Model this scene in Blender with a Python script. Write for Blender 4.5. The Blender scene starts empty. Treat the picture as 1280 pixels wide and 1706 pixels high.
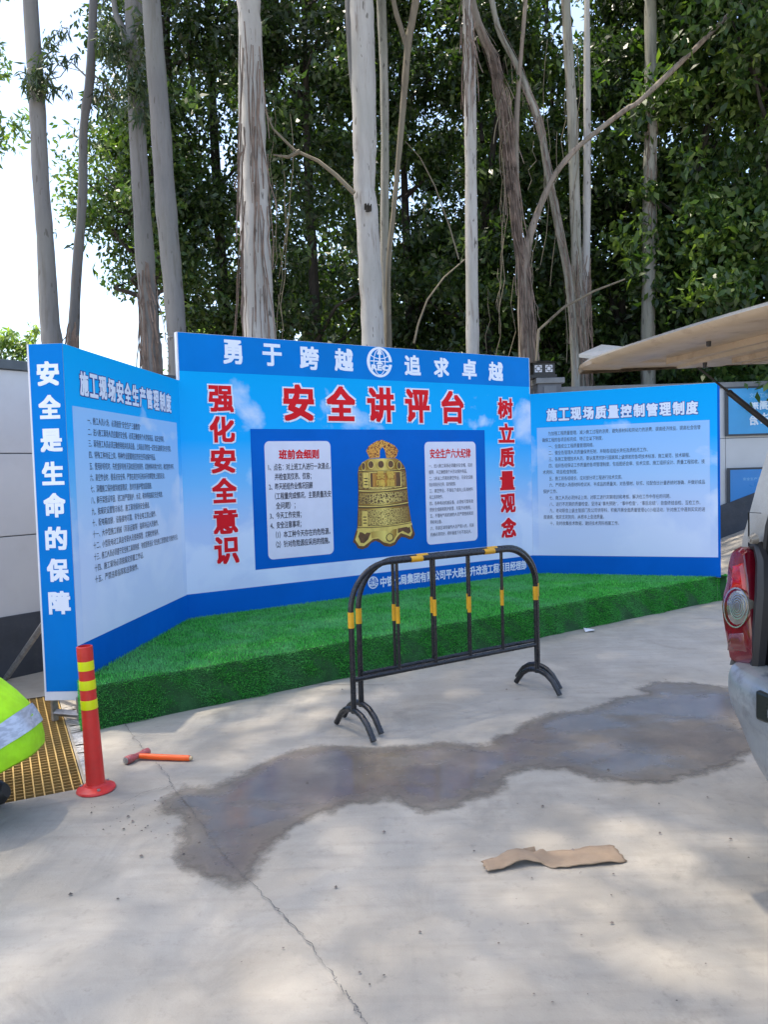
import bpy, math, random
import numpy as np
from mathutils import Vector, Matrix
R = math.radians
scene = bpy.context.scene
COL = scene.collection

# ---------------------------------------------------------------- camera
CAM_H = 1.5
F_PX, PITCH, ROLL = 1311.7, 0.05241, 0.02898
FW = np.array([0, math.cos(PITCH), -math.sin(PITCH)])
UP0 = np.array([0, math.sin(PITCH), math.cos(PITCH)])
RT0 = np.array([1.0, 0, 0])
RT = RT0 * math.cos(ROLL) - UP0 * math.sin(ROLL)
UP = UP0 * math.cos(ROLL) + RT0 * math.sin(ROLL)
CAMP = np.array([0, 0, CAM_H])
cd = bpy.data.cameras.new('camera')
cam = bpy.data.objects.new('camera', cd)
COL.objects.link(cam)
M = Matrix(((RT[0], UP[0], -FW[0], 0), (RT[1], UP[1], -FW[1], 0), (RT[2], UP[2], -FW[2], CAM_H), (0, 0, 0, 1)))
cam.matrix_world = M
cd.sensor_fit = 'VERTICAL'
cd.sensor_height = 24
cd.lens = 24 * F_PX / 1706
cd.clip_end = 2000
cd.clip_start = 0.05
scene.camera = cam

# ---------------------------------------------------------------- sky, sun, exposure
SUN_DIR = Vector((-0.28, 0.11, 1.0)).normalized()      # towards the sun
SUN_EL = math.asin(SUN_DIR.z)
SUN_AZ = math.atan2(SUN_DIR.x, SUN_DIR.y)
world = bpy.data.worlds.new('World')
scene.world = world
world.use_nodes = True
wn = world.node_tree
bg = wn.nodes['Background']
sky = wn.nodes.new('ShaderNodeTexSky')
sky.sky_type = 'NISHITA'
sky.sun_disc = False
sky.sun_elevation = SUN_EL
sky.sun_rotation = SUN_AZ
sky.air_density = 1.0
sky.dust_density = 2.5
sky.ozone_density = 1.0
wn.links.new(sky.outputs[0], bg.inputs[0])
bg.inputs[1].default_value = 0.15
sd = bpy.data.lights.new('sun', 'SUN')
sd.energy = 3.4
sd.angle = R(0.8)
sd.color = (1.0, 0.90, 0.76)
sun = bpy.data.objects.new('sun', sd)
sun.rotation_euler = SUN_DIR.to_track_quat('Z', 'Y').to_euler()
COL.objects.link(sun)
scene.view_settings.view_transform = 'Standard'
scene.view_settings.look = 'None'
scene.view_settings.gamma = 1
scene.view_settings.use_curve_mapping = False
scene.view_settings.exposure = 1.6
scene.render.engine = 'CYCLES'
scene.cycles.max_bounces = 8
scene.cycles.transparent_max_bounces = 16
scene.cycles.sample_clamp_indirect = 6


# ---------------------------------------------------------------- helpers
def ray(x, y):
    return FW + RT * (x - 640) / F_PX + UP * (853 - y) / F_PX
def at(x, y, Y):                      # point seen at (x, y) of the photograph, Y metres away
    d = ray(x, y)
    return CAMP + d * (Y / d[1])
def ground(x, y, z=0.0):
    d = ray(x, y)
    return CAMP + d * ((z - CAM_H) / d[2])

def mesh_obj(name, verts, faces, m=None, parent=None, smooth=False, mats=None, fmat=None, loc=None):
    me = bpy.data.meshes.new(name)
    me.from_pydata([tuple(map(float, v)) for v in verts], [], [tuple(f) for f in faces])
    return finish(me, name, m, parent, smooth, mats, fmat, loc)
def finish(me, name, m=None, parent=None, smooth=False, mats=None, fmat=None, loc=None):
    if mats:
        for q in mats: me.materials.append(q)
    elif m: me.materials.append(m)
    if fmat is not None: me.polygons.foreach_set('material_index', np.array(fmat, dtype=np.int32))
    if smooth: me.polygons.foreach_set('use_smooth', np.ones(len(me.polygons), dtype=bool))
    me.update()
    o = bpy.data.objects.new(name, me)
    COL.objects.link(o)
    if parent: o.parent = parent
    if loc is not None: o.location = loc
    return o
def fast_quads(name, V, m, parent=None, n=4, smooth=False, kind=None):
    """V: (N, n, 3) array of separate faces"""
    V = np.asarray(V, dtype=np.float32)
    N = V.shape[0]
    me = bpy.data.meshes.new(name)
    me.vertices.add(N * n); me.loops.add(N * n); me.polygons.add(N)
    me.vertices.foreach_set('co', V.reshape(-1))
    me.loops.foreach_set('vertex_index', np.arange(N * n, dtype=np.int32))
    me.polygons.foreach_set('loop_start', np.arange(0, N * n, n, dtype=np.int32))
    me.polygons.foreach_set('loop_total', np.full(N, n, dtype=np.int32))
    me.update(calc_edges=True)
    me.validate()
    o = finish(me, name, m, parent, smooth)
    if kind: o['kind'] = kind
    return o
def empty(name, loc=(0, 0, 0), rz=0.0):
    o = bpy.data.objects.new(name, None)
    o.empty_display_size = 0.2
    o.location = loc
    o.rotation_euler = (0, 0, rz)
    COL.objects.link(o)
    return o
def tag(o, label, cat, group=None, kind=None):
    o['label'] = label
    if cat: o['category'] = cat
    if group: o['group'] = group
    if kind: o['kind'] = kind
    return o

class MB:
    def __init__(s): s.v = []; s.f = []; s.m = []
    def add(s, v, f, mi=0):
        b = len(s.v); s.v += [tuple(map(float, q)) for q in v]; s.f += [tuple(b + i for i in q) for q in f]; s.m += [mi] * len(f)
    def box(s, x0, y0, z0, x1, y1, z1, mi=0):
        v = [(x0, y0, z0), (x1, y0, z0), (x1, y1, z0), (x0, y1, z0), (x0, y0, z1), (x1, y0, z1), (x1, y1, z1), (x0, y1, z1)]
        s.add(v, [(0, 3, 2, 1), (4, 5, 6, 7), (0, 1, 5, 4), (1, 2, 6, 5), (2, 3, 7, 6), (3, 0, 4, 7)], mi)
    def tube(s, pts, rad, n=10, mi=0, cap=True, sx=None):
        pts = [np.array(p, float) for p in pts]
        if not hasattr(rad, '__len__'): rad = [rad] * len(pts)
        rings = []; ref = None
        for i, p in enumerate(pts):
            a = pts[max(i - 1, 0)]; b = pts[min(i + 1, len(pts) - 1)]
            t = b - a; t = t / (np.linalg.norm(t) + 1e-9)
            if ref is None:
                ref = np.array([0, 0, 1.0]) if abs(t[2]) < .9 else np.array([1.0, 0, 0])
            u = np.cross(t, ref); u /= np.linalg.norm(u) + 1e-9
            w = np.cross(u, t); ref = w
            rings.append([p + rad[i] * (math.cos(2 * math.pi * k / n) * u + math.sin(2 * math.pi * k / n) * w) for k in range(n)])
        v = [q for r_ in rings for q in r_]
        f = []
        for i in range(len(pts) - 1):
            for k in range(n):
                f.append((i * n + k, i * n + (k + 1) % n, (i + 1) * n + (k + 1) % n, (i + 1) * n + k))
        if cap:
            f.append(tuple(range(n))[::-1]); f.append(tuple((len(pts) - 1) * n + k for k in range(n)))
        s.add(v, f, mi)
    def lathe(s, prof, n=24, mi=0, c=(0, 0, 0)):
        v = []
        for (r_, z) in prof:
            for k in range(n): v.append((c[0] + r_ * math.cos(2 * math.pi * k / n), c[1] + r_ * math.sin(2 * math.pi * k / n), c[2] + z))
        f = []
        for i in range(len(prof) - 1):
            for k in range(n): f.append((i * n + k, i * n + (k + 1) % n, (i + 1) * n + (k + 1) % n, (i + 1) * n + k))
        s.add(v, f, mi)
    def prism(s, poly, y0, y1, mi=0):          # polygon in x,z extruded along y
        n = len(poly)
        v = [(x, y0, z) for x, z in poly] + [(x, y1, z) for x, z in poly]
        f = [tuple(range(n)), tuple(range(2 * n - 1, n - 1, -1))] + [(i, i + n, (i + 1) % n + n, (i + 1) % n) for i in range(n)]
        s.add(v, f, mi)
    def build(s, name, m=None, parent=None, smooth=False, mats=None, bevel=0, sub=0, loc=None):
        o = mesh_obj(name, s.v, s.f, m, parent, smooth, mats, s.m if mats else None, loc)
        if bevel:
            b = o.modifiers.new('bevel', 'BEVEL'); b.width = bevel; b.segments = 2; b.limit_method = 'ANGLE'; b.angle_limit = R(40)
        if sub:
            q = o.modifiers.new('sub', 'SUBSURF'); q.levels = sub; q.render_levels = sub
        if smooth:
            try: o.data.set_sharp_from_angle(angle=R(38))
            except Exception: pass
        return o

def copy_tree(o, parent=None):
    c = o.copy(); COL.objects.link(c)
    if parent: c.parent = parent
    for ch in [q for q in bpy.data.objects if q.parent == o]:
        copy_tree(ch, c)
    return c

# ---------------------------------------------------------------- materials
class NT:
    def __init__(s, name):
        s.m = bpy.data.materials.new(name); s.m.use_nodes = True
        s.t = s.m.node_tree; s.b = s.t.nodes['Principled BSDF']; s.out = s.t.nodes['Material Output']
        s.tc = None
    def n(s, typ, **kw):
        q = s.t.nodes.new(typ)
        for k, v in kw.items(): setattr(q, k, v)
        return q
    def l(s, a, b): s.t.links.new(a, b)
    def co(s, kind='Object'):
        if s.tc is None: s.tc = s.n('ShaderNodeTexCoord')
        return s.tc.outputs[kind]
    def noise(s, scale, detail=4, rough=.55, vec=None, dist=0):
        q = s.n('ShaderNodeTexNoise'); q.inputs['Scale'].default_value = scale; q.inputs['Detail'].default_value = detail
        q.inputs['Roughness'].default_value = rough; q.inputs['Distortion'].default_value = dist
        s.l(vec if vec is not None else s.co(), q.inputs['Vector']); return q.outputs[0]
    def mapr(s, v, a, b, c=0., d=1.):
        q = s.n('ShaderNodeMapRange'); s.l(v, q.inputs[0])
        for i, x in enumerate((a, b, c, d)): q.inputs[1 + i].default_value = x
        return q.outputs[0]
    def mix(s, f, a, b, mode='MIX'):
        q = s.n('ShaderNodeMix', data_type='RGBA', blend_type=mode)
        for i, x in ((0, f), (6, a), (7, b)):
            if isinstance(x, (int, float)): q.inputs[i].default_value = x
            elif isinstance(x, (tuple, list)): q.inputs[i].default_value = (*x[:3], 1)
            else: s.l(x, q.inputs[i])
        return q.outputs[2]
    def math(s, op, a, b=0.):
        q = s.n('ShaderNodeMath', operation=op)
        for i, x in enumerate((a, b)):
            if isinstance(x, (int, float)): q.inputs[i].default_value = x
            else: s.l(x, q.inputs[i])
        return q.outputs[0]
    def scalev(s, sx, sy, sz, vec=None):
        q = s.n('ShaderNodeMapping'); q.inputs['Scale'].default_value = (sx, sy, sz)
        s.l(vec if vec is not None else s.co(), q.inputs[0]); return q.outputs[0]
    def bump(s, h, strength=.2, dist=.01):
        q = s.n('ShaderNodeBump'); q.inputs['Strength'].default_value = strength; q.inputs['Distance'].default_value = dist
        s.l(h, q.inputs['Height']); s.l(q.outputs[0], s.b.inputs['Normal']); return q
def plain(name, col, rough=.6, metal=0., var=.12, scale=6., bump=.05, bscale=60, spec=.5, dirt=None, coat=0):
    t = NT(name)
    n1 = t.noise(scale, 5, .6)
    a = tuple(c * (1 - var) for c in col); b = tuple(min(1, c * (1 + var)) for c in col)
    c = t.mix(t.mapr(n1, .35, .65), a, b)
    if dirt:
        c = t.mix(t.mapr(t.noise(scale * 2.7, 6, .7), .52, .75, 0, dirt[1]), c, dirt[0])
    t.l(c, t.b.inputs['Base Color'])
    t.b.inputs['Metallic'].default_value = metal
    t.l(t.mapr(t.noise(scale * 3, 4), .3, .7, rough * .85, min(1, rough * 1.15)), t.b.inputs['Roughness'])
    t.b.inputs['Specular IOR Level'].default_value = spec
    t.b.inputs['Coat Weight'].default_value = coat
    if bump: t.bump(t.noise(bscale, 4), bump, .005)
    return t.m

# ground concrete ----------------------------------------------
def concrete_nodes(t):
    base = t.mix(t.mapr(t.noise(.55, 6, .6), .35, .66), (0.281, 0.255, 0.211), (0.366, 0.333, 0.279))
    base = t.mix(t.mapr(t.noise(2.4, 7, .65, dist=.6), .40, .7), base, (0.408, 0.372, 0.313))
    sv = t.scalev(.6, 5.0, 1)
    base = t.mix(t.mapr(t.noise(3.2, 5, .6, vec=sv), .50, .78, 0, .5), base, (0.239, 0.215, 0.180))
    base = t.mix(t.mapr(t.noise(.9, 4, .5, dist=1.), .52, .68, 0, .45), base, (0.318, 0.275, 0.211))
    base = t.mix(t.mapr(t.noise(1.7, 6, .7, dist=.8), .56, .70, 0, .6), base, (0.212, 0.193, 0.162))
    tw = t.scalev(9, .5, 1)
    base = t.mix(t.math('MULTIPLY', t.mapr(t.noise(3, 3, .5, vec=tw), .52, .60, 0, .16), t.mapr(t.noise(.8, 3, .5), .50, .62)), base, (0.212, 0.195, 0.167))
    base = t.mix(t.mapr(t.noise(14, 8, .75), .56, .72, 0, .5), base, (0.170, 0.152, 0.126))
    base = t.mix(t.mapr(t.noise(45, 6, .8), .60, .72, 0, .5), base, (0.180, 0.150, 0.117))
    base = t.mix(t.mapr(t.noise(160, 3, .8), .64, .76, 0, .5), base, (0.138, 0.120, 0.099))
    base = t.mix(t.mapr(t.noise(210, 3, .8), .66, .76, 0, .4), base, (0.488, 0.450, 0.387))
    return base
t = NT('concrete'); base = concrete_nodes(t)
t.l(base, t.b.inputs['Base Color'])
t.l(t.mapr(t.noise(5, 5), .3, .7, .62, .85), t.b.inputs['Roughness'])
h = t.math('ADD', t.math('MULTIPLY', t.noise(7, 6, .6), 1.2), t.math('MULTIPLY', t.noise(120, 4, .7), .25))
t.bump(h, .35, .012)
CONCRETE = t.m

t = NT('wet_concrete'); base = concrete_nodes(t)
at_ = t.n('ShaderNodeAttribute', attribute_name='sd')
nn = t.math('ADD', t.math('MULTIPLY', t.math('SUBTRACT', t.noise(4.5, 7, .68), .5), .26), t.math('MULTIPLY', t.math('SUBTRACT', t.noise(26, 6, .7), .5), .07))
edge = t.math('ADD', at_.outputs['Fac'], nn)
mask = t.mapr(edge, -.022, .055)
dry = t.mapr(t.noise(2.1, 7, .7, dist=.7), .40, .62)
dk = t.mix(dry, t.mix(1.0, base, (.45, .415, .38), 'MULTIPLY'), t.mix(1.0, base, (.56, .525, .49), 'MULTIPLY'))
dk = t.mix(t.mapr(edge, .0, .09, .5, 0), dk, t.mix(1.0, base, (.72, .70, .67), 'MULTIPLY'))
dk = t.mix(t.mapr(t.noise(1.3, 5, .6), .44, .60, 0, .55), dk, (.13, .10, .078))
t.l(dk, t.b.inputs['Base Color'])
pool = t.math('MULTIPLY', t.math('MULTIPLY', t.mapr(t.noise(1.4, 6, .62, vec=t.scalev(.7, 1.3, 1)), .40, .52), t.mapr(edge, .04, .14)), t.mapr(t.noise(18, 5, .6), .28, .55, .7, 1))
t.l(t.mapr(pool, 0, 1, .50, .13), t.b.inputs['Roughness'])
bp = t.bump(t.noise(40, 5, .6), .25, .006)
t.l(t.mapr(pool, 0, 1, .4, .05), bp.inputs['Strength'])
tr = t.n('ShaderNodeBsdfTransparent'); mx = t.n('ShaderNodeMixShader')
t.l(mask, mx.inputs[0]); t.l(tr.outputs[0], mx.inputs[1]); t.l(t.b.outputs[0], mx.inputs[2]); t.l(mx.outputs[0], t.out.inputs[0])
WET = t.m

CRACK = plain('crack_dark', (.13, .12, .11), .9, var=.3, scale=30, bump=0)
MORTAR = plain('rough_mortar', (.42, .40, .37), .9, var=.3, scale=25, bump=.8, bscale=80, dirt=((.12, .1, .09), .8))
SOIL = plain('soil', (.09, .07, .045), .95, var=.4, scale=2, bump=.6, bscale=12)

# boards ---------------------------------------------------------
def print_mat(name, zb, zt, mixw=0., seed=0.):
    """printed sky picture: blue above, pale below, white clouds; part of the artwork"""
    t = NT(name)
    sep = t.n('ShaderNodeSeparateXYZ'); t.l(t.co(), sep.inputs[0])
    z = t.mapr(sep.outputs['Z'], zb, zt)
    cr = t.n('ShaderNodeValToRGB'); t.l(z, cr.inputs[0])
    e = cr.color_ramp.elements
    e[0].position = 0; e[0].color = (.68, .75, .92, 1)
    e[1].position = 1; e[1].color = (.0, .39, .83, 1)
    for p, c in ((.30, (.50, .64, .90)), (.50, (.20, .55, .93)), (.70, (.01, .44, .96))):
        q = e.new(p); q.color = (*c, 1)
    mp = t.n('ShaderNodeMapping'); mp.inputs['Location'].default_value = (seed, 0, seed * .7); mp.inputs['Scale'].default_value = (1, 1, 1.25)
    t.l(t.co(), mp.inputs[0])
    n = t.noise(1.15, 7, .52, vec=mp.outputs[0], dist=.25)
    th = t.mapr(sep.outputs['Z'], zb + .5, zt, .47, .64)
    cl = t.mapr(t.math('SUBTRACT', n, th), 0, .09, 0, .85)
    col = t.mix(cl, cr.outputs[0], (.74, .82, .97))
    if mixw: col = t.mix(mixw, col, (.74, .80, .93))
    t.l(col, t.b.inputs['Base Color'])
    t.b.inputs['Roughness'].default_value = .55
    t.b.inputs['Specular IOR Level'].default_value = .08
    t.bump(t.noise(2.2, 2, .5), .12, .02)
    return t.m
SKY_C = print_mat('print_sky_centre', .45, 2.4, 0, 3.1)
SKY_L = print_mat('print_sky_left', .45, 2.35, 0, 7.3)
SKY_R = print_mat('print_sky_right', .45, 2.35, 0, 12.9)
BOX_L = print_mat('print_pale_left', .45, 2.35, .45, 7.3)
BOX_R = print_mat('print_pale_right', .45, 2.35, .45, 12.9)
BLUE = plain('print_blue', (.0, .125, .53), .5, spec=.08, var=.07, scale=1.5, bump=.05, bscale=3)
BLUE_HEAD = plain('print_blue_header', (.0, .19, .60), .5, spec=.08, var=.08, scale=1.2, bump=.05, bscale=3)
CARD = plain('print_card', (.76, .75, .86), .5, spec=.1, var=.03, bump=0)
WHITE_INK = plain('ink_white', (.78, .82, .92), .5, var=.02, bump=0)
RED_INK = plain('ink_red', (.74, .014, .022), .5, spec=.1, var=.05, bump=0)
BLACK_INK = plain('ink_black', (.035, .035, .06), .5, var=.05, bump=0)
NAVY_INK = plain('ink_navy', (.02, .05, .28), .5, var=.05, bump=0)
EDGE_WHITE = plain('board_edge', (.72, .72, .76), .6, var=.05, bump=0)
STEEL = plain('bare_steel', (.36, .35, .34), .45, .7, var=.25, scale=20, bump=.1, dirt=((.25, .13, .07), .4))

# plants ---------------------------------------------------------
def leaf_mat(name, c1, c2, c3, trans=.35, rough=.4):
    t = NT(name)
    geo = t.n('ShaderNodeNewGeometry')
    cr = t.n('ShaderNodeValToRGB'); t.l(geo.outputs['Random Per Island'], cr.inputs[0])
    e = cr.color_ramp.elements
    e[0].color = (*c1, 1); e[1].color = (*c3, 1); q = e.new(.6); q.color = (*c2, 1)
    col = t.mix(t.mapr(t.noise(.55, 4, .6), .44, .60, 0, .8), cr.outputs[0], tuple(v_ * .8 for v_ in c1))
    col = t.mix(t.mapr(t.noise(.42, 5, .6, vec=t.scalev(1, 1, .8)), .54, .66, 0, .55), col, tuple(min(1, v_ * 1.5) for v_ in c3))  # sunlit patches put into the leaf colour as brighter blotches
    t.l(col, t.b.inputs['Base Color']); t.b.inputs['Roughness'].default_value = rough
    t.b.inputs['Specular IOR Level'].default_value = .55
    tl = t.n('ShaderNodeBsdfTranslucent'); t.l(t.mix(1., col, (1.5, 1.7, .6), 'MULTIPLY'), tl.inputs[0])
    mx = t.n('ShaderNodeMixShader'); mx.inputs[0].default_value = trans
    t.l(t.b.outputs[0], mx.inputs[1]); t.l(tl.outputs[0], mx.inputs[2]); t.l(mx.outputs[0], t.out.inputs[0])
    return t.m
LEAF_DARK = leaf_mat('leaf_dark', (.020, .042, .014), (.038, .078, .020), (.11, .17, .035))
LEAF_MID = leaf_mat('leaf_mid', (.030, .066, .016), (.06, .125, .026), (.17, .24, .05))
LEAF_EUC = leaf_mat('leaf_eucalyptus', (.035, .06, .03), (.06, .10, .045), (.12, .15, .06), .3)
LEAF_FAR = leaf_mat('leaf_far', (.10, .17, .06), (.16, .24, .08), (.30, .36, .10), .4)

def bark_mat(name, c1, c2, c3, patch=.5):
    t = NT(name)
    sv = t.scalev(1, 1, .16)
    base = t.mix(t.mapr(t.noise(5, 7, .68, vec=sv), .40, .60), c1, c2)
    base = t.mix(t.mapr(t.noise(14, 5, .65, vec=t.scalev(1, 1, .10)), .60 - .1 * patch, .68, 0, .75), base, c3)
    base = t.mix(t.mapr(t.noise(20, 2, .5, vec=t.scalev(1, 1, .25)), .655, .69, 0, .8), base, (.07, .06, .05))
    base = t.mix(t.mapr(t.noise(1.1, 3, .5, vec=t.scalev(1, 1, .5)), .50, .66, 0, .5), base, tuple(.5 * (a + b) for a, b in zip(c1, (.20, .21, .17))))
    t.l(base, t.b.inputs['Base Color']); t.b.inputs['Roughness'].default_value = .75
    t.b.inputs['Specular IOR Level'].default_value = .25
    t.bump(t.noise(16, 5, .6, vec=t.scalev(1, 1, .12)), .5, .02)
    return t.m
BARK_PALE = bark_mat('bark_pale', (.185, .18, .175), (.14, .137, .135), (.10, .088, .075), .6)
BARK_GREY = bark_mat('bark_grey', (.135, .133, .135), (.11, .11, .11), (.14, .12, .10), .3)
BARK_WHITE = bark_mat('bark_white', (.42, .41, .395), (.33, .32, .305), (.19, .155, .13), .4)
BARK_GREEN = bark_mat('bark_greenish', (.24, .24, .20), (.31, .30, .27), (.10, .095, .08), .9)
BARK_BROWN = bark_mat('bark_brown', (.25, .21, .175), (.18, .155, .13), (.06, .04, .03), 1.0)
BARK_TWIG = bark_mat('bark_twig', (.19, .165, .12), (.14, .12, .09), (.10, .08, .05), .5)
BARK_DARK = plain('bark_dark', (.025, .022, .018), .9, var=.3, bump=.4, bscale=20)
STRIP_BARK = plain('peeling_bark', (.17, .125, .10), .85, var=.45, scale=5, bump=.3)


# ---------------------------------------------------------------- ground
def grid_mesh(name, x0, x1, y0, y1, step, m):
    pass

GT = [np.array(ground(140, 1310)[:2]), np.array(ground(96, 1160)[:2])]     # right edge of the grating
gu = (GT[1] - GT[0]); gu /= np.linalg.norm(gu)
gv = np.array([-gu[1], gu[0]])                  # to the left
GW, GL = 0.86, 1.88
GO = GT[0] + gv * 0.0 - gu * 0.02
def gpt(a, b, z=0.0):                             # a to the left, b along
    q = GO + gv * a + gu * b
    return (q[0], q[1], z)
hole = [gpt(0, 0), gpt(0, GL), gpt(GW, GL), gpt(GW, 0)]
S = 150.0
outer = [(S, -S, 0), (S, S, 0), (-S, S, 0), (-S, -S, 0)]
v = hole + outer
f = [(0, 1, 5, 4), (1, 2, 6, 5), (2, 3, 7, 6), (3, 0, 4, 7)]
f = [tuple(reversed(q)) if False else q for q in f]
g = mesh_obj('ground', v, f, CONCRETE)
tag(g, 'worn pale concrete yard with faint stains and trowel marks', None, kind='structure')
mb = MB()
H4 = [gpt(-.002, -.002), gpt(-.002, GL + .002), gpt(GW + .002, GL + .002), gpt(GW + .002, -.002)]
low = [(p[0], p[1], -.35) for p in H4]
mb.add(H4 + low, [(0, 1, 5, 4), (1, 2, 6, 5), (2, 3, 7, 6), (3, 0, 4, 7), (4, 5, 6, 7)])
pit = mb.build('drain_pit', plain('pit_mud', (.13, .085, .035), .9, var=.4, scale=6, bump=.5))
tag(pit, 'shallow muddy drain pit under the yellow grating', None, kind='structure')

# soil strip behind the walls
mb = MB(); mb.add([(-60, 9.0, .004), (2.2, 12.6, .004), (40, 12.6, .004), (40, 90, .004), (-60, 90, .004)], [(0, 1, 2, 3, 4)])
tag(mb.build('soil', SOIL), 'dark leaf strewn soil under the trees behind the wall', None, kind='structure')

# ramp at the right, rising to the far wall
def zr(x, y):
    return min(1.1, max(0, .35 * (x - 4.1 - (y - 9.2) * .32)) + max(0, (y - 9.2) * .07))
mb = MB(); NXr, NYr = 12, 8; V = []
for j in range(NYr + 1):
    y = 9.2 + 3.1 * j / NYr
    for i in range(NXr + 1):
        x = 3.6 + (y - 9.2) * .32 + (0 if i == 0 else .5 + 9.5 * ((i - 1) / (NXr - 1)) ** 1.5)
        V.append((x, y, zr(x, y) + .006))
mb.add(V, [(j * (NXr + 1) + i, j * (NXr + 1) + i + 1, (j + 1) * (NXr + 1) + i + 1, (j + 1) * (NXr + 1) + i) for j in range(NYr) for i in range(NXr)])
base_r = [V[i] for i in range(NXr + 1)]; mb.add(base_r + [(p[0], p[1], 0) for p in base_r], [(i, i + NXr + 1, i + NXr + 2, i + 1) for i in range(NXr)])
tag(mb.build('ramp', CONCRETE), 'pale concrete ramp rising to the far right wall', None, kind='structure')
mb = MB()
for y0, w_ in ((10.3, .05), (11.2, .035)):
    V = []
    for i in range(8):
        x = 4.6 + i * .5; V += [(x, y0 - .05 * i, zr(x, y0 - .05 * i) + .011), (x, y0 + w_ - .05 * i, zr(x, y0 + w_ - .05 * i) + .011)]
    mb.add(V, [(2 * i, 2 * i + 2, 2 * i + 3, 2 * i + 1) for i in range(7)])
tag(mb.build('ramp_joint', CRACK), 'dark joints crossing the concrete ramp', None, kind='structure')

# damp patch: fine sheet whose vertices carry the distance to the traced outline
WETPX = [(262, 1335), (285, 1318), (310, 1308), (350, 1312), (385, 1297), (420, 1278), (455, 1258), (500, 1246), (560, 1241), (620, 1246),
         (700, 1240), (760, 1238), (812, 1243), (835, 1228), (870, 1207), (910, 1190), (960, 1183), (1005, 1176), (1025, 1163), (1075, 1158), (1062, 1146),
         (1095, 1136), (1150, 1138), (1215, 1146), (1262, 1150), (1300, 1230), (1240, 1262), (1180, 1288), (1120, 1308), (1060, 1310), (1000, 1300),
         (940, 1283), (905, 1278), (870, 1285), (845, 1303), (820, 1325), (770, 1345), (710, 1355), (680, 1340), (640, 1328),
         (580, 1345), (530, 1360), (490, 1385), (460, 1405), (438, 1440), (430, 1468), (402, 1486), (372, 1482), (340, 1462), (305, 1435), (292, 1402), (302, 1372), (275, 1350)]
poly = np.array([ground(x, y)[:2] for x, y in WETPX])
def signed(P, poly):
    a = poly; b = np.roll(poly, -1, axis=0)
    d = np.full(len(P), 1e9); inside = np.zeros(len(P), bool)
    for p, q in zip(a, b):
        e = q - p; w = P - p
        tt = np.clip((w @ e) / (e @ e), 0, 1)
        d = np.minimum(d, np.linalg.norm(w - tt[:, None] * e, axis=1))
        c1 = (p[1] > P[:, 1]) != (q[1] > P[:, 1])
        with np.errstate(divide='ignore', invalid='ignore'):
            xi = (q[0] - p[0]) * (P[:, 1] - p[1]) / (q[1] - p[1]) + p[0]
        inside ^= c1 & (P[:, 0] < xi)
    return np.where(inside, d, -d)
st = .025
xs = np.arange(poly[:, 0].min() - .1, poly[:, 0].max() + .1, st); ys = np.arange(poly[:, 1].min() - .1, poly[:, 1].max() + .1, st)
X, Y = np.meshgrid(xs, ys); P = np.stack([X.ravel(), Y.ravel()], 1); sdv = signed(P, poly)
nx, ny = len(xs), len(ys)
ii, jj = np.meshgrid(np.arange(nx - 1), np.arange(ny - 1)); a = (jj * nx + ii).ravel()
q = np.stack([a, a + 1, a + nx + 1, a + nx], 1)
q = q[sdv[q].max(1) > -.09]
used, inv = np.unique(q, return_inverse=True); q = inv.reshape(q.shape)
wet = mesh_obj('puddle', np.c_[P[used], np.full(len(used), .004)], q.tolist(), WET)
at0 = wet.data.attributes.new('sd', 'FLOAT', 'POINT'); at0.data.foreach_set('value', sdv[used].astype(np.float32))
tag(wet, 'dark damp patch with shallow water on the concrete', None, kind='structure')

# cracks: narrow ragged ribbons
rng = np.random.default_rng(3)
def ribbon(pxs, w, seed, sub=14):
    r_ = np.random.default_rng(seed)
    pts = []
    g_ = [ground(x, y)[:2] for x, y in pxs]
    for p, q2 in zip(g_[:-1], g_[1:]):
        for k in range(sub):
            pts.append(p + (q2 - p) * k / sub + r_.normal(0, .005, 2))
    pts.append(g_[-1]); pts = np.array(pts)
    V = []; Fc = []
    for i, p in enumerate(pts):
        d = pts[min(i + 1, len(pts) - 1)] - pts[max(i - 1, 0)]; d /= np.linalg.norm(d) + 1e-9
        n_ = np.array([-d[1], d[0]]); ww = w * (.35 + r_.random() ** 2 * 1.3)
        V += [(*(p + n_ * ww), .0085), (*(p - n_ * ww), .0085)]
        if i: Fc.append((2 * i - 2, 2 * i - 1, 2 * i + 1, 2 * i))
    return V, Fc
mb = MB()
for pxs, w, sd_ in [([(205, 1205), (228, 1236), (250, 1262), (278, 1292), (290, 1318), (312, 1340), (340, 1382), (372, 1425), (400, 1455), (425, 1478), (470, 1525), (520, 1580), (560, 1635), (585, 1672), (612, 1712)], .0017, 1),
                    ([(200, 1342), (240, 1322), (285, 1312)], .0014, 2)]:
    mb.add(*ribbon(pxs, w, sd_))
tag(mb.build('crack', CRACK), 'thin wandering crack across the concrete slab', None, kind='structure')
mb = MB(); a_ = ground(480, 1141); b_ = ground(640, 1142)
mb.add([(a_[0], a_[1], .004), (b_[0], b_[1], .004), (b_[0], b_[1] + .006, .004), (a_[0], a_[1] + .006, .004)], [(0, 1, 2, 3)])
tag(mb.build('slab_joint', CRACK), 'straight saw cut joint in the concrete behind the barriers', None, kind='structure')

# rough mortar along the grating
mb = MB(); r_ = np.random.default_rng(5)
for i in range(46):
    b0 = -.04 + i * .036
    if b0 > 1.5: break
    w0 = .05 + .035 * r_.random() + .03 * (b0 > .5)
    p = [gpt(-.012, b0), gpt(-.012 - w0, b0 + .01 * r_.random()), gpt(-.012 - w0 * .9, b0 + .04), gpt(-.012, b0 + .036)]
    mb.add([(x, y, .004 + .012 * r_.random()) for x, y, z in p], [(0, 3, 2, 1)])
tag(mb.build('mortar_edge', MORTAR), 'crumbled mortar strip beside the yellow grating', None, kind='structure')

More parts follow.
